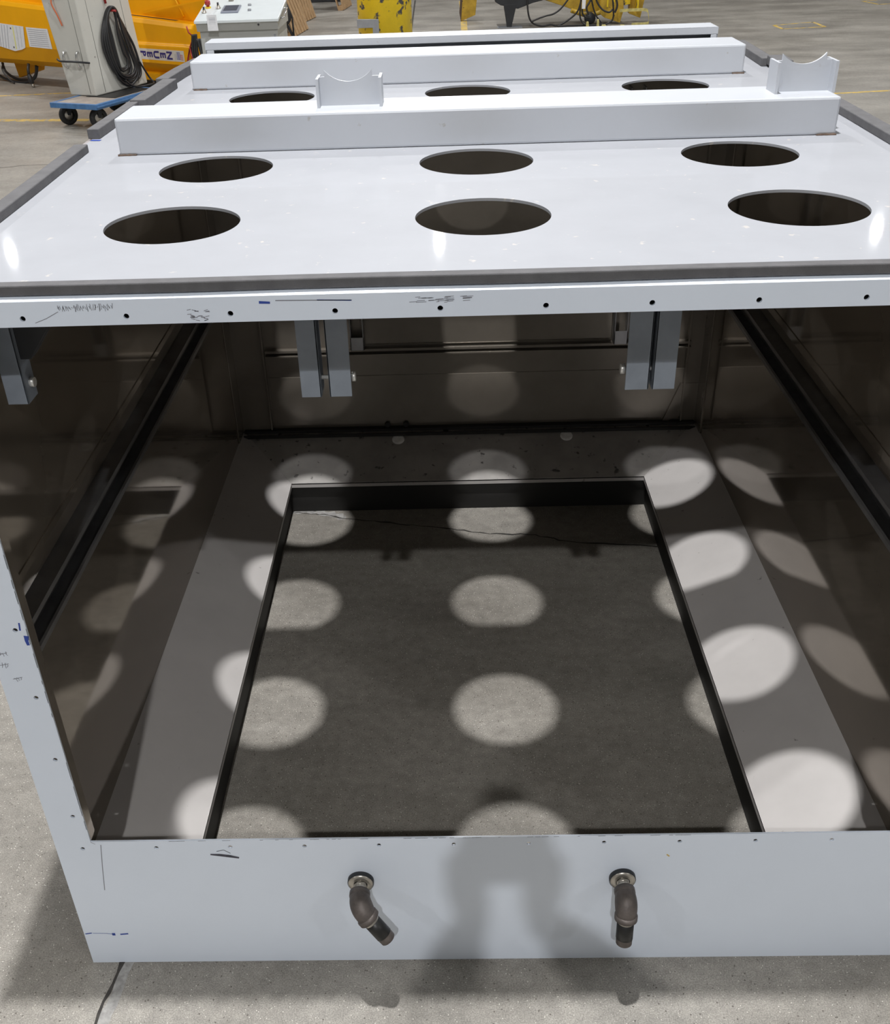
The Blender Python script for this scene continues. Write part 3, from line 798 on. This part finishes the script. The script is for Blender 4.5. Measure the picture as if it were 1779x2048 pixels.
build(b, 'plug_body', 'cable', pl, local=True)
b = MB(); b.cyl((.012, 0, .042), (.022, 0, .002), .02, 12); build(b, 'prong_guard', 'nickel', pl, local=True)
lp = thing('hose_loop', 'black hose loop hanging on the right end of the orange hull', 'hose', hullpt(3.30, -.06, 0.0), HA)
for q in range(3):
    b = MB(); b.tube(spline([(.02, .02 * q, .72), (.0 + .02 * q, .015 * q - .02, .5), (.05 + .03 * q, .01 * q - .02, .22), (.13 + .02 * q, .01 * q, .40), (.08 + .015 * q, .02 * q, .68)], 8), .017, 8)
    build(b, 'hose', 'cable', lp, local=True)
b = MB(); b.tube([(-.10, -.03, .42), (-.02, -.03, .60), (.02, -.03, .34)], .012, 8, closed=True); b.tube([(-.04, -.02, .80), (-.02, -.02, .74), (.02, 0, .70)], .008, 8); b.tube([(.02, 0, .70), (-.02, -.03, .60)], .006, 6)
build(b, 'red_hook', 'red', lp, local=True, label='dark red wire hook')

# ------------------------------------------------------------------ blue cart with grey cabinet and cable coil
cart = thing('platform_cart', 'blue platform cart on black pneumatic casters carrying the grey cabinet', 'cart', (-2.67, 9.58, 0), math.radians(66.6))
LX, LY = 1.05, 0.60       # local x runs away from the camera, y to the left
b = MB()
b.box((0, 0, .205), (LX, .04, .255)); b.box((0, LY - .04, .205), (LX, LY, .255)); b.box((0, .04, .205), (.04, LY - .04, .255)); b.box((LX - .04, .04, .205), (LX, LY - .04, .255))
b.box((.0, -.012, .222), (LX, 0.0, .238))
build(b, 'frame', 'blue', cart, 0.003, local=True)
b = MB(); b.box((.035, .035, .228), (LX - .035, LY - .035, .251)); build(b, 'deck', 'deck', cart, local=True)
b = MB(); b.box((.40, .08, .2505), (LX - .04, LY - .14, .2545)); build(b, 'cabinet_shade_sheet', 'rubber', cart, local=True)  # black sheet in place of the shadow and dark gap under the cabinet
inv = ORG[cart.name].inverted()
for wx, wy, ang in ((-3.12, 10.02, 0.5), (-2.74, 9.80, 0.35), (-2.42, 10.50, 0.9), (-2.80, 10.72, 0.8)):
    p = inv @ Vector((wx, wy, 0)); r = .098
    ax = Vector((math.sin(ang), math.cos(ang), 0))
    c = Vector((p.x, p.y, r))
    b = MB()
    b.lathe(c - ax * .028, ax, [(0, .055), (0, .075), (.006, .092), (.018, r), (.038, r), (.050, .092), (.056, .075), (.056, .055)], 28)
    wh = build(b, 'wheel', 'rubber', cart, local=True)
    b = MB(); b.lathe(c - ax * .024, ax, [(0, .0), (0, .02), (.01, .03), (.006, .056), (.042, .056), (.038, .03), (.048, .02), (.048, 0)], 20)
    build(b, 'hub', 'nickel', wh, local=True)
    b = MB(); s2 = ax * .034
    tp = Vector((c.x + .02, c.y, .206))
    for sg in (1, -1):
        a1 = c + s2 * sg; t1 = tp + s2 * sg
        dv = (t1 - a1).normalized(); sv = dv.cross(ax).normalized() * .018
        b.prism([a1 - sv, a1 + sv, t1 + sv * 1.6, t1 - sv * 1.6], ax * .004)
    b.box((tp.x - .045, tp.y - .045, .199), (tp.x + .045, tp.y + .045, .2055))
    build(b, 'caster_fork', 'mblack', cart, local=True)

cab = thing('control_cabinet', 'tall warm-grey steel cabinet standing on the blue cart', 'cabinet', (-2.81, 10.10, .2555), math.radians(66.8))
HT = 1.25
bot = [(0, 0), (.87, 0), (.87, .34), (0, .34)]; top = [(0.0, .06), (.80, .06), (.80, .54), (0.0, .54)]
b = MB(); b.hexa([(*p, 0) for p in bot] + [(*p, HT) for p in top])
build(b, 'cabinet_body', 'cabgrey', cab, 0.012, local=True)
def cf(u, z, o=0.0):       # right-hand face, o outwards
    t = z / HT; return Vector((u * (1 - t * .08), .06 * t - o, z))
def cs(u, z, o=0.0):       # narrow near face, u from its left edge
    t = z / HT; return Vector((-o, (.34 + .2 * t) - u * (.34 + .14 * t) / .34, z))
b = MB()
for u in (.15, .72): b.tube([cf(u, .02, .001), cf(u, HT, .001)], .0022, 4)
b.tube([cs(.27, .02, .001), cs(.27, HT, .001)], .0022, 4)
build(b, 'panel_seam', 'seam', cab, local=True)
b = MB()
b.box((-.004, .02, .0), (.0, .33, .0))
for u in (.09, .24):
    p = cs(u, .36, 0)
    b.tube([p + Vector((0, 0, .06)), p + Vector((-.035, 0, .055)), p + Vector((-.045, 0, 0)), p + Vector((-.035, 0, -.075)), p + Vector((0, 0, -.08))], .012, 10)
b2 = MB()
for q, u in enumerate((.09, .24)):
    b2 = MB(); p = cs(u, .36, 0)
    b2.tube(spline([p + Vector((0.004, 0, .06)), p + Vector((-.035, 0, .055)), p + Vector((-.045, 0, 0)), p + Vector((-.035, 0, -.075)), p + Vector((.004, 0, -.08))], 5), .012, 10)
    build(b2, 'latch_handle', 'chrome', cab, local=True)
b = MB(); b.tube(spline([cs(-.02, .345, .01), cs(.05, .335, .055), cs(.2, .335, .062), cs(.33, .325, .03), cs(.345, .32, .004)], 6), .010, 10)
build(b, 'lock_bar', 'mblack', cab, local=True)
b = MB(); b.prism([cs(-.06, .93, -.002), cs(.30, .97, -.002), cs(.31, 1.02, -.002), cs(-.06, .98, -.002)], (-.03, 0, 0)); build(b, 'drip_lip', 'cabgrey', cab, local=True)
b = MB(); b.tube(spline([cs(.12, .92, .012), cs(.115, .86, .03), cs(.135, .76, .02), cs(.15, .66, .012)], 6), .007, 8); build(b, 'cord', 'orangeline', cab, local=True)
b = MB(); b.tube([cf(.46, 1.16, .004), cf(.45, .95, .013), cf(.455, .825, .014)], .012, 8); build(b, 'hanging_strap', 'red', cab, local=True)
b = MB(); b.tube([cf(.47, .757, -.004), cf(.47, .757, .11)], .011, 10); build(b, 'cable_peg', 'red', cab, local=True)
coil = thing('cable_coil', 'thick black cable coil hung on the side of the grey cabinet', 'cable', tuple(ORG[cab.name] @ Vector((.45, -.05, .05))), math.radians(66.8))
inv = ORG[coil.name].inverted() @ ORG[cab.name]
for q in range(8):
    f = 1 - q * .062
    o = .03 + .010 * (q % 4)
    du = random.uniform(-.02, .02); dz = random.uniform(-.03, .03)
    P = [(.46, .79), (.36 - .02 * q * .3, .70), (.25 + q * .01, .52), (.255 + q * .012, .33), (.38, .11 + q * .014 + dz), (.57 + du, .035 + q * .026 + dz), (.75 - q * .02, .12 + q * .024), (.74 - q * .025 + du, .36), (.66 - q * .02, .56), (.55, .74)]
    pts = [inv @ cf(.45 + (u - .45) * (f + .0), z, o + (.012 if k in (0, 9) else 0)) for k, (u, z) in enumerate(P)]
    b = MB(); b.tube(spline(pts, 8, True), .0135, 8, closed=True)
    build(b, 'cable_turn', 'cable', coil, local=True)
b = MB(); b.tube(spline([inv @ cf(u, z, o) for u, z, o in ((.70, .25, .085), (.80, .08, .09), (.80, .02, .14), (.70, .014, .16), (.56, .014, .12), (.47, .04, .10), (.40, .10, .085))], 8), .010, 8)
build(b, 'cable_tail', 'cable', coil, local=True)

# ------------------------------------------------------------------ pale control console
con = thing('control_console', 'pale grey sloped control console with red stop button and paper tag', 'console', (-1.15, 9.9, 0))
b = MB(); b.box((-1.525, 9.56, 0), (-.775, 10.25, .887)); build(b, 'cabinet_base', 'deskside', con, 0.004)
b = MB(); b.prism([(-1.545, 9.505, .962), (-1.545, 9.535, .888), (-1.545, 10.28, .888), (-1.545, 10.28, 1.09)], (.785, 0, 0)); build(b, 'drawer_front', 'deskside', con, 0.003)
def ct(x, yy, o=0.0): return Vector((x, yy, .987 + (yy - 9.5) * .16 + o))
b = MB(); b.prism([(-1.556, 9.488, .960), (-1.556, 10.32, 1.094), (-1.556, 10.32, 1.118), (-1.556, 9.488, .985)], (.81, 0, 0)); build(b, 'sloped_panel', 'desk', con, 0.004)
b = MB(); b.lathe(ct(-1.49, 9.93), (0, -.16, 1), [(0, .028), (.012, .028), (.012, .0)], 20); eb = build(b, 'stop_button', 'yellow', con, label='red mushroom stop button on a yellow collar')
b = MB(); b.lathe(ct(-1.49, 9.93, .012), (0, -.16, 1), [(0, .016), (.015, .016), (.018, .027), (.05, .027), (.055, .02), (.056, 0)], 20); build(b, 'button_cap', 'red', eb)
for x, yy in ((-1.50, 9.76), (-1.385, 9.90)):
    b = MB(); b.lathe(ct(x, yy), (0, -.16, 1), [(0, .024), (.010, .024), (.012, .018), (.03, .016), (.03, 0)], 16)
    kn = build(b, 'selector_switch', 'nickel', con)
    b = MB(); b.box(ct(x - .006, yy - .02, .03), ct(x + .006, yy + .02, .05)); build(b, 'lever', 'mblack', kn)
b = MB(); b.prism([ct(-1.335, 9.72), ct(-1.165, 9.72), ct(-1.165, 9.96), ct(-1.335, 9.96)], (0, 0, .012)); ds = build(b, 'display', 'bezel', con, 0.002)
b = MB(); b.prism([ct(-1.315, 9.765, .012), ct(-1.185, 9.765, .012), ct(-1.185, 9.94, .012), ct(-1.315, 9.94, .012)], (0, 0, .003)); build(b, 'screen', 'screen', ds)
for x, yy in ((-1.085, 9.97), (-1.062, 9.79)):
    b = MB(); b.lathe(ct(x, yy), (0, -.16, 1), [(0, .022), (.014, .022), (.016, .016), (.016, 0)], 4); build(b, 'push_button', 'hookgrey', con)
b = MB(); b.box(ct(-1.32, 10.14), ct(-1.27, 10.17, .03)); build(b, 'lid_latch', 'nickel', con, 0.003)
b = MB(); b.tube(spline([(-.746, 9.66, .975), (-.715, 9.66, .98), (-.71, 9.74, 1.0), (-.71, 9.86, 1.03), (-.715, 9.92, 1.04), (-.746, 9.92, 1.035)], 5), .008, 8); build(b, 'side_handle', 'chrome', con)
b = MB(); b.cyl((-.945, 9.522, .935), (-.945, 9.508, .937), .009, 12); build(b, 'keyhole', 'mblack', con)
b = MB(); b.box((-.955, 9.503, .951), (-.925, 9.51, .956)); build(b, 'key_plate', 'paper', con)
b = MB(); b.box((-.815, 9.556, .80), (-.795, 9.561, .845)); build(b, 'side_label', 'hookgrey', con)
b = MB()
b.prism([(-1.425, 9.478, 1.035), (-1.332, 9.478, 1.035), (-1.325, 9.466, .90), (-1.425, 9.466, .90)], (0, .0015, 0))
for q in range(7): b.ribbon([(-1.408, 9.4755 - q * .0009, 1.010 - q * .011), (-1.345, 9.4755 - q * .0009, 1.010 - q * .011)], .005 if q % 3 else .003, FN, 1)
b.tube([(-1.385, 9.478, 1.03), (-1.388, 9.7, 1.056), (-1.386, 9.868, 1.066)], .0015, 5)
tag(build(b, 'paper_tag', ['paper', 'print']), 'white printed tag hanging over the front of the pale console', 'tag')

# ------------------------------------------------------------------ yellow bollard
bol = thing('bollard', 'thick yellow bollard with chipped paint behind the enclosure', 'bollard', (0.07, 13.34, 0))
b = MB(); b.lathe((0.07, 13.34, 0), (0, 0, 1), [(0, 0), (0, .347), (1.30, .347), (1.36, .32), (1.40, .2), (1.41, 0)], 48); build(b, 'post', 'yellow', bol)
b = MB(); b.prism([(-.266, 12.985, .512), (-.072, 12.985, .512), (-.072, 12.985, .0), (.008, 12.985, .0), (.008, 12.985, .606), (-.266, 12.985, .612)], (0, .05, 0)); build(b, 'bracket', 'hookgrey', bol, 0.004, label='grey bent steel bracket')

# ------------------------------------------------------------------ pallets on edge
def pallet(p0, p1, lean, label, h=1.15):
    p0 = Vector(p0); p1 = Vector(p1); e1 = (p1 - p0); wd = e1.length; e1.normalize()
    e2 = Vector((lean, 0, 1)); e2 = (e2 - e1 * e2.dot(e1)).normalized(); n = e2.cross(e1).normalized()
    if n.x > 0: n = -n
    t = thing('wooden_pallet', label, 'pallet', tuple(p0), group='pallets standing on edge')
    def bd(nm, a0, a1, h0, h1, d0, d1):
        b = MB(); q = [p0 + e1 * a0 + e2 * h0 + n * d0, p0 + e1 * a1 + e2 * h0 + n * d0, p0 + e1 * a1 + e2 * h1 + n * d0, p0 + e1 * a0 + e2 * h1 + n * d0]
        b.prism(q, n * (d1 - d0)); build(b, nm, 'wood', t, 0.003)
    k = 6; pitch = wd / k
    for q in range(k): bd('deck_board', q * pitch, q * pitch + pitch * .68, 0, h, 0, .022)
    for z in (.0, h / 2 - .045, h - .09): bd('stringer', 0, wd, z, z + .09, .022, .10)
    for q in (0, 5): bd('base_board', q * pitch, q * pitch + pitch * .7, 0, h, .10, .12)
pallet((-1.57, 16.88, .012), (-1.46, 18.02, .012), -.36, 'wooden pallet leaning on edge, nearest, beside the pale console')
pallet((-1.66, 18.85, .012), (-1.52, 19.85, .012), -.30, 'wooden pallet leaning on edge, right behind the nearest pallet')
pallet((-1.10, 20.9, .012), (-1.01, 21.9, .012), -.25, 'wooden pallet leaning on edge, furthest, beside the yellow bollard')
ht = thing('hand_truck', 'black hand truck with round wheel leaning against the nearest pallet', 'hand truck', (-1.68, 16.75, 0))
b = MB(); c = Vector((-1.74, 16.72, .335)); ax = Vector((.25, -.95, .1)).normalized()
b.lathe(c - ax * .04, ax, [(0, .05), (0, .11), (.012, .15), (.03, .162), (.055, .162), (.07, .15), (.08, .11), (.08, .05)], 32); whl = build(b, 'wheel', 'rubber', ht)
b = MB(); b.lathe(c - ax * .045, ax, [(0, 0), (0, .03), (.03, .06), (.05, .06), (.08, .03), (.09, 0)], 20); build(b, 'hub', 'hookgrey', whl)
b = MB(); b.tube([(-1.575, 16.78, .01), (-1.70, 16.80, .25), (-1.86, 16.82, .60), (-1.95, 16.84, .9)], .022, 8); b.tube([(-1.575, 16.78, .01), (-1.575, 16.78, .30), (-1.70, 16.80, .62)], .014, 8); b.tube([(-1.74, 16.72, .335), (-1.71, 16.80, .30)], .015, 8)
build(b, 'frame', 'mblack', ht)
b = MB(); b.box((-1.95, 22.75, 0), (-1.25, 23.4, .55)); tag(build(b, 'storage_crate', 'mblack', None, 0.01), 'dark crate on the floor far behind the pallets', 'crate')

# ------------------------------------------------------------------ yellow attachment and hoses, far right of centre
b = MB(); b.prism([(1.117, 18.4, .002), (1.368, 18.4, .09), (1.43, 18.4, .62), (1.17, 18.4, .66)], (0, .09, 0)); fp = MB()
ypl = thing('fork_plate', 'yellow steel plate standing on edge left of the black outrigger', 'plate', (1.25, 18.45, 0))
build(b, 'plate', 'oldyel', ypl, 0.006)
b = MB(); b.prism([(1.117, 18.395, .002), (1.095, 18.52, .12), (1.14, 18.52, .66), (1.17, 18.395, .66)], (.012, .01, 0)); build(b, 'edge_flange', 'rust', ypl)
att = thing('machine_attachment', 'worn yellow machine attachment propped on a black outrigger leg', 'machine', (2.8, 17.6, 0))
b = MB(); b.prism([(1.64, 17.25, .45), (1.66, 17.25, .38), (1.743, 17.25, .331), (2.027, 17.25, .272), (2.267, 17.25, .35), (2.50, 17.25, .40), (2.50, 17.25, .7), (1.60, 17.25, .7)], (0, .6, 0)); build(b, 'outrigger_box', 'mblack', att, 0.01)
b = MB(); b.prism([(1.80, 17.24, .34), (1.80, 17.24, .30), (1.85, 17.24, .012), (1.925, 17.24, .012), (1.99, 17.24, .28), (1.99, 17.24, .34)], (0, .09, 0)); build(b, 'outrigger_leg', 'mblack', att, 0.004)
b = MB(); b.box((1.70, 17.17, 0), (2.10, 17.42, .012)); build(b, 'foot_plate', 'hookgrey', att, 0.002)
b = MB(); b.prism([(2.36, 17.5, .40), (2.795, 17.5, .262), (3.0, 17.5, .185), (3.42, 17.5, .153), (3.45, 17.5, .7), (2.3, 17.5, .7)], (0, .4, 0)); build(b, 'boom', 'oldyel', att, 0.008)
b = MB(); b.prism([(3.36, 17.3, .155), (3.43, 17.3, .10), (3.69, 17.3, .015), (3.74, 17.3, .2), (3.70, 17.3, .7), (3.36, 17.3, .7)], (0, .18, 0)); build(b, 'side_plate', 'oldyel', att, 0.006)
b = MB(); b.prism([(3.70, 17.42, .25), (3.86, 17.42, .27), (3.86, 17.42, .7), (3.70, 17.42, .7)], (0, .2, 0)); build(b, 'cross_block', 'yellow', att, 0.006)
b = MB(); b.prism([(3.86, 17.5, .125), (3.93, 17.5, .10), (4.05, 17.5, .055), (4.10, 17.5, .33), (4.13, 17.5, .7), (3.84, 17.5, .7)], (0, .15, 0)); build(b, 'end_plate', 'oldyel', att, 0.006)
for x, z0, z1 in ((3.46, .25, .65), (3.56, .18, .65), (3.95, .2, .65)):
    b = MB(); b.box((x, 17.285, z0), (x + .025, 17.5, z1)); build(b, 'rib', 'yellow', att)
b = MB(); b.lathe((3.20, 17.22, .10), (0, 1, 0), [(0, 0), (0, .06), (.02, .085), (.2, .085), (.25, .05)], 20); build(b, 'pivot_drum', 'mblack', att)
for x0, z0, x1, z1 in ((2.9, .21, 3.2, .12), (3.2, .12, 3.45, .2)):
    b = MB(); b.tube([(x0, 17.4, z0), (x1, 17.32, z1)], .035, 10); build(b, 'link_rod', 'oldyel', att)
hoses = [([(2.16, .60), (2.17, .42), (2.19, .209), (2.25, .076), (2.398, .016), (2.56, .03), (2.683, .014), (2.882, .116), (2.998, .236), (3.05, .45)], .014, 'longest black hose, looping from the outrigger across the floor'),
         ([(2.245, .085), (2.36, .13), (2.475, .164), (2.60, .19), (2.72, .27), (2.86, .44)], .013, 'black hose rising from the longest hose loop towards the boom'),
         ([(2.66, .016), (2.765, .014), (2.93, .014), (3.2, .014), (3.36, .03), (3.27, .16), (3.20, .35), (3.18, .55)], .013, 'black hose lying flat on the floor, then rising'),
         ([(3.03, .50), (3.01, .25), (3.03, .10), (3.12, .02), (3.30, .016), (3.46, .03), (3.55, .12), (3.52, .4)], .013, 'black hose hanging in front of the yellow side plate'),
         ([(3.06, .40), (3.04, .22), (3.10, .14), (3.18, .13)], .015, 'short black hose hooked to the pivot drum'),
         ([(3.30, .52), (3.25, .40), (3.34, .26), (3.46, .20), (3.52, .24)], .014, 'black hose curling over the yellow side plate'),
         ([(3.10, .55), (3.16, .40), (3.10, .28), (3.14, .18)], .016, 'thick black hose hanging straight beside the boom'),
         ([(3.50, .60), (3.55, .42), (3.58, .30), (3.55, .2)], .016, 'thick black hose on the front of the side plate')]
for q, (pp, r, lb) in enumerate(hoses):
    b = MB(); b.tube(spline([(x, 17.215 + .006 * math.sin(k * 2.1 + q) - .036 * q, z) for k, (x, z) in enumerate(pp)], 6), r, 8)
    tag(build(b, 'hydraulic_hose', 'cable'), lb, 'hose', 'hoses of the yellow attachment')
b = MB(); b.prism([(3.02, 16.95, .27), (3.075, 16.95, .27), (3.08, 16.96, .42), (3.02, 16.96, .42)], (0, .002, 0)); tag(build(b, 'paper_tag', 'paper'), 'small white tag hanging among the hoses of the yellow attachment', 'tag')
for (x, z0, w2, h2, lb) in ((3.09, 0, .05, .09, 'small pale yellow hose clamp standing on the floor, left one'), (3.33, 0, .09, .04, 'pale yellow hose clamp lying on the floor, middle one'), (3.26, 0.0, .04, .12, 'pale yellow hose clamp beside the pivot drum, tallest'), (3.62, 0, .10, .03, 'pale yellow hose clamp lying flat on the floor, right one')):
    b = MB(); b.prism([(x, 16.86, z0), (x + w2, 16.86, z0), (x + w2 * .8, 16.88, z0 + h2), (x + w2 * .2, 16.88, z0 + h2)], (0, .05, 0))
    tag(build(b, 'hose_clamp', 'strap', None, 0.006), lb, 'clamp', 'clamps under the yellow attachment')
b = MB(); pts = spline([(3.66, 17.2, .20), (3.85, 17.2, .205), (4.08, 17.2, .20), (4.12, 17.18, .14), (4.125, 17.12, .03), (4.06, 17.08, .012), (3.94, 17.06, .012), (3.84, 17.04, .012)], 6)
vs = []; fs = []
for p in pts: vs += [p + Vector((0, 0, -.022)), p + Vector((0, 0.004, .022)), p + Vector((0.003, .012, .022)), p + Vector((.003, .008, -.022))]
for i in range(len(pts) - 1):
    for q in range(4): fs.append((4 * i + q, 4 * i + (q + 1) % 4, 4 * i + 4 + (q + 1) % 4, 4 * i + 4 + q))
vs = [Vector((v.x, v.y, max(v.z, .002))) for v in vs]
b.add(vs, fs); tag(build(b, 'lifting_strap', 'strap'), 'pale yellow lifting strap hanging off the right end of the attachment', 'strap')

# ------------------------------------------------------------------ the photographer, standing behind the camera and casting the shadow on the sill
per = thing('person', 'photographer in dark work clothes behind the camera, seen as the arm shadow on the sill', 'person', (0.895, -2.02, 0))
def limb(b, pts, rad, mi=0, n=5, seg=14):
    P = spline(pts, n); k = len(P); R_ = []
    for i in range(k):
        f = i / (k - 1) * (len(rad) - 1); j = min(int(f), len(rad) - 2); R_.append(rad[j] + (rad[j + 1] - rad[j]) * (f - j))
    b.tube(P, 0, seg, mi, R_)
def ball(b, c, r, mi=0, seg=20):
    c = Vector(c); rx, ry, rz = r if isinstance(r, tuple) else (r, r, r)
    vs = []; n = 12
    for i in range(1, n):
        a = math.pi * i / n
        vs += [c + Vector((rx * math.sin(a) * math.cos(2 * math.pi * q / seg), ry * math.sin(a) * math.sin(2 * math.pi * q / seg), rz * math.cos(a))) for q in range(seg)]
    vs += [c + Vector((0, 0, rz)), c - Vector((0, 0, rz))]
    fs = [(i * seg + q, (i + 1) * seg + q, (i + 1) * seg + (q + 1) % seg, i * seg + (q + 1) % seg) for i in range(n - 2) for q in range(seg)]
    t = (n - 1) * seg
    fs += [(t, q, (q + 1) % seg) for q in range(seg)] + [(t + 1, (n - 2) * seg + (q + 1) % seg, (n - 2) * seg + q) for q in range(seg)]
    b.add(vs, fs, mi, True)
def fuse(o, vox, it=6):
    m = o.modifiers.new('fuse', 'REMESH'); m.mode = 'VOXEL'; m.voxel_size = vox; m.use_smooth_shade = True
    s_ = o.modifiers.new('smooth', 'SMOOTH'); s_.iterations = it; s_.factor = 0.5
PC = CAM - CF * 0.012 - CU * 0.055 + CR * 0.015       # middle of the phone, lens near its upper edge
wrist = {sg: PC + Vector((sg * 0.050, -0.075, -0.105)) for sg in (-1, 1)}
elbow = {-1: Vector((0.69, -1.79, 1.775)), 1: Vector((1.12, -1.77, 1.80))}
shol = {-1: Vector((0.72, -2.0, 1.49)), 1: Vector((1.07, -2.0, 1.49))}
b = MB(); HC = Vector((0.895, -1.965, 1.685))
ball(b, HC, (.076, .095, .115)); ball(b, HC + Vector((0, .03, -.07)), (.052, .058, .05))
limb(b, [HC + Vector((0, .088, .02)), HC + Vector((0, .108, -.015)), HC + Vector((0, .098, -.03))], [.008, .014, .012])
for sg in (-1, 1): ball(b, HC + Vector((sg * .078, -.005, -.01)), (.012, .022, .032))
limb(b, [HC + Vector((0, -.02, -.08)), (.895, -2.01, 1.52), (.895, -2.03, 1.45)], [.055, .056, .07])
limb(b, [(.895, -2.03, 1.44), (.895, -2.04, 1.22), (.895, -2.03, .98)], [.12, .125, .14])
for sg in (-1, 1):
    limb(b, [shol[sg], (shol[sg] + elbow[sg]) / 2, elbow[sg]], [.055, .048, .04])
    limb(b, [elbow[sg], elbow[sg].lerp(wrist[sg], .35), wrist[sg]], [.041, .042, .027])
    limb(b, [(.895 + sg * .09, -2.03, .95), (.895 + sg * .095, -2.01, .50), (.895 + sg * .095, -2.03, .10)], [.085, .055, .04])
    pk = PC + CR * sg * .070 - CU * .045 - CF * .026
    limb(b, [wrist[sg], wrist[sg].lerp(pk, .55), pk + CU * .02], [.027, .034, .024])
    ln = [.9, 1.0, 1.06, .98]
    for q in range(4):          # four fingers round the edge of the phone
        u = CU * (.004 - q * .0205)
        k0 = PC + CR * sg * .062 + u - CF * .020
        limb(b, [pk + u * .5, k0, PC + CR * sg * .050 + u + CF * .012, PC + CR * sg * (.050 - .022 * ln[q]) + u + CF * .0145, PC + CR * sg * (.050 - .036 * ln[q]) + u * .98 + CF * .0125], [.011, .010, .0092, .0085, .007], 0, 5, 10)
    limb(b, [wrist[sg].lerp(pk, .45), PC + CR * sg * .048 - CU * .050 - CF * .026, PC + CR * sg * .030 - CU * .030 - CF * .018, PC + CR * sg * .016 - CU * .014 - CF * .0135], [.016, .013, .011, .0085], 0, 5, 10)
body = build(b, 'body', 'skin', per); fuse(body, 0.0055, 4)
b = MB()
limb(b, [(.895, -2.03, 1.50), (.895, -2.03, 1.40), (.895, -2.04, 1.20), (.895, -2.03, .93)], [.085, .155, .15, .165])
for sg in (-1, 1):
    limb(b, [(.895 + sg * .04, -2.03, 1.44), shol[sg], (shol[sg] + elbow[sg]) / 2, elbow[sg], elbow[sg].lerp(wrist[sg], .45), elbow[sg].lerp(wrist[sg], .84)], [.075, .072, .064, .057, .054, .042])
sh = build(b, 'shirt', 'shirt', per); fuse(sh, 0.012, 8)
b = MB()
limb(b, [(.895, -2.03, 1.0), (.895, -2.03, .88)], [.16, .15])
for sg in (-1, 1): limb(b, [(.895 + sg * .085, -2.03, .94), (.895 + sg * .095, -2.01, .50), (.895 + sg * .095, -2.035, .07)], [.105, .08, .065])
tr = build(b, 'trousers', 'trousers', per); fuse(tr, 0.014, 6)
for sg in (-1, 1):
    b = MB(); ball(b, (.895 + sg * .10, -1.97, .045), (.05, .14, .045)); ball(b, (.895 + sg * .095, -2.04, .07), (.045, .06, .06))
    so = build(b, 'shoe', 'mblack', per); fuse(so, 0.008, 3)
b = MB(); ball(b, HC + Vector((0, -.018, .028)), (.084, .098, .105)); hr = build(b, 'hair', 'hair', per)
for sg in (-1, 1):
    b = MB(); ball(b, HC + Vector((sg * .031, .080, .012)), (.013, .011, .010)); ey = build(b, 'eye', 'eye', per)
    b = MB(); ball(b, HC + Vector((sg * .031, .0885, .014)), (.005, .004, .005)); build(b, 'iris', 'mblack', ey)
b = MB(); ball(b, HC + Vector((0, .083, -.062)), (.024, .010, .006)); build(b, 'lips', 'lip', per)
b = MB()
q = [PC + CR * a * .038 + CU * c * .080 - CF * .004 for a, c in ((-1, -1), (1, -1), (1, 1), (-1, 1))]
b.prism(q, CF * .008)
ph = build(b, 'phone', 'mblack', None, 0.003); tag(ph, 'dark phone held up in both hands by the photographer', 'phone')
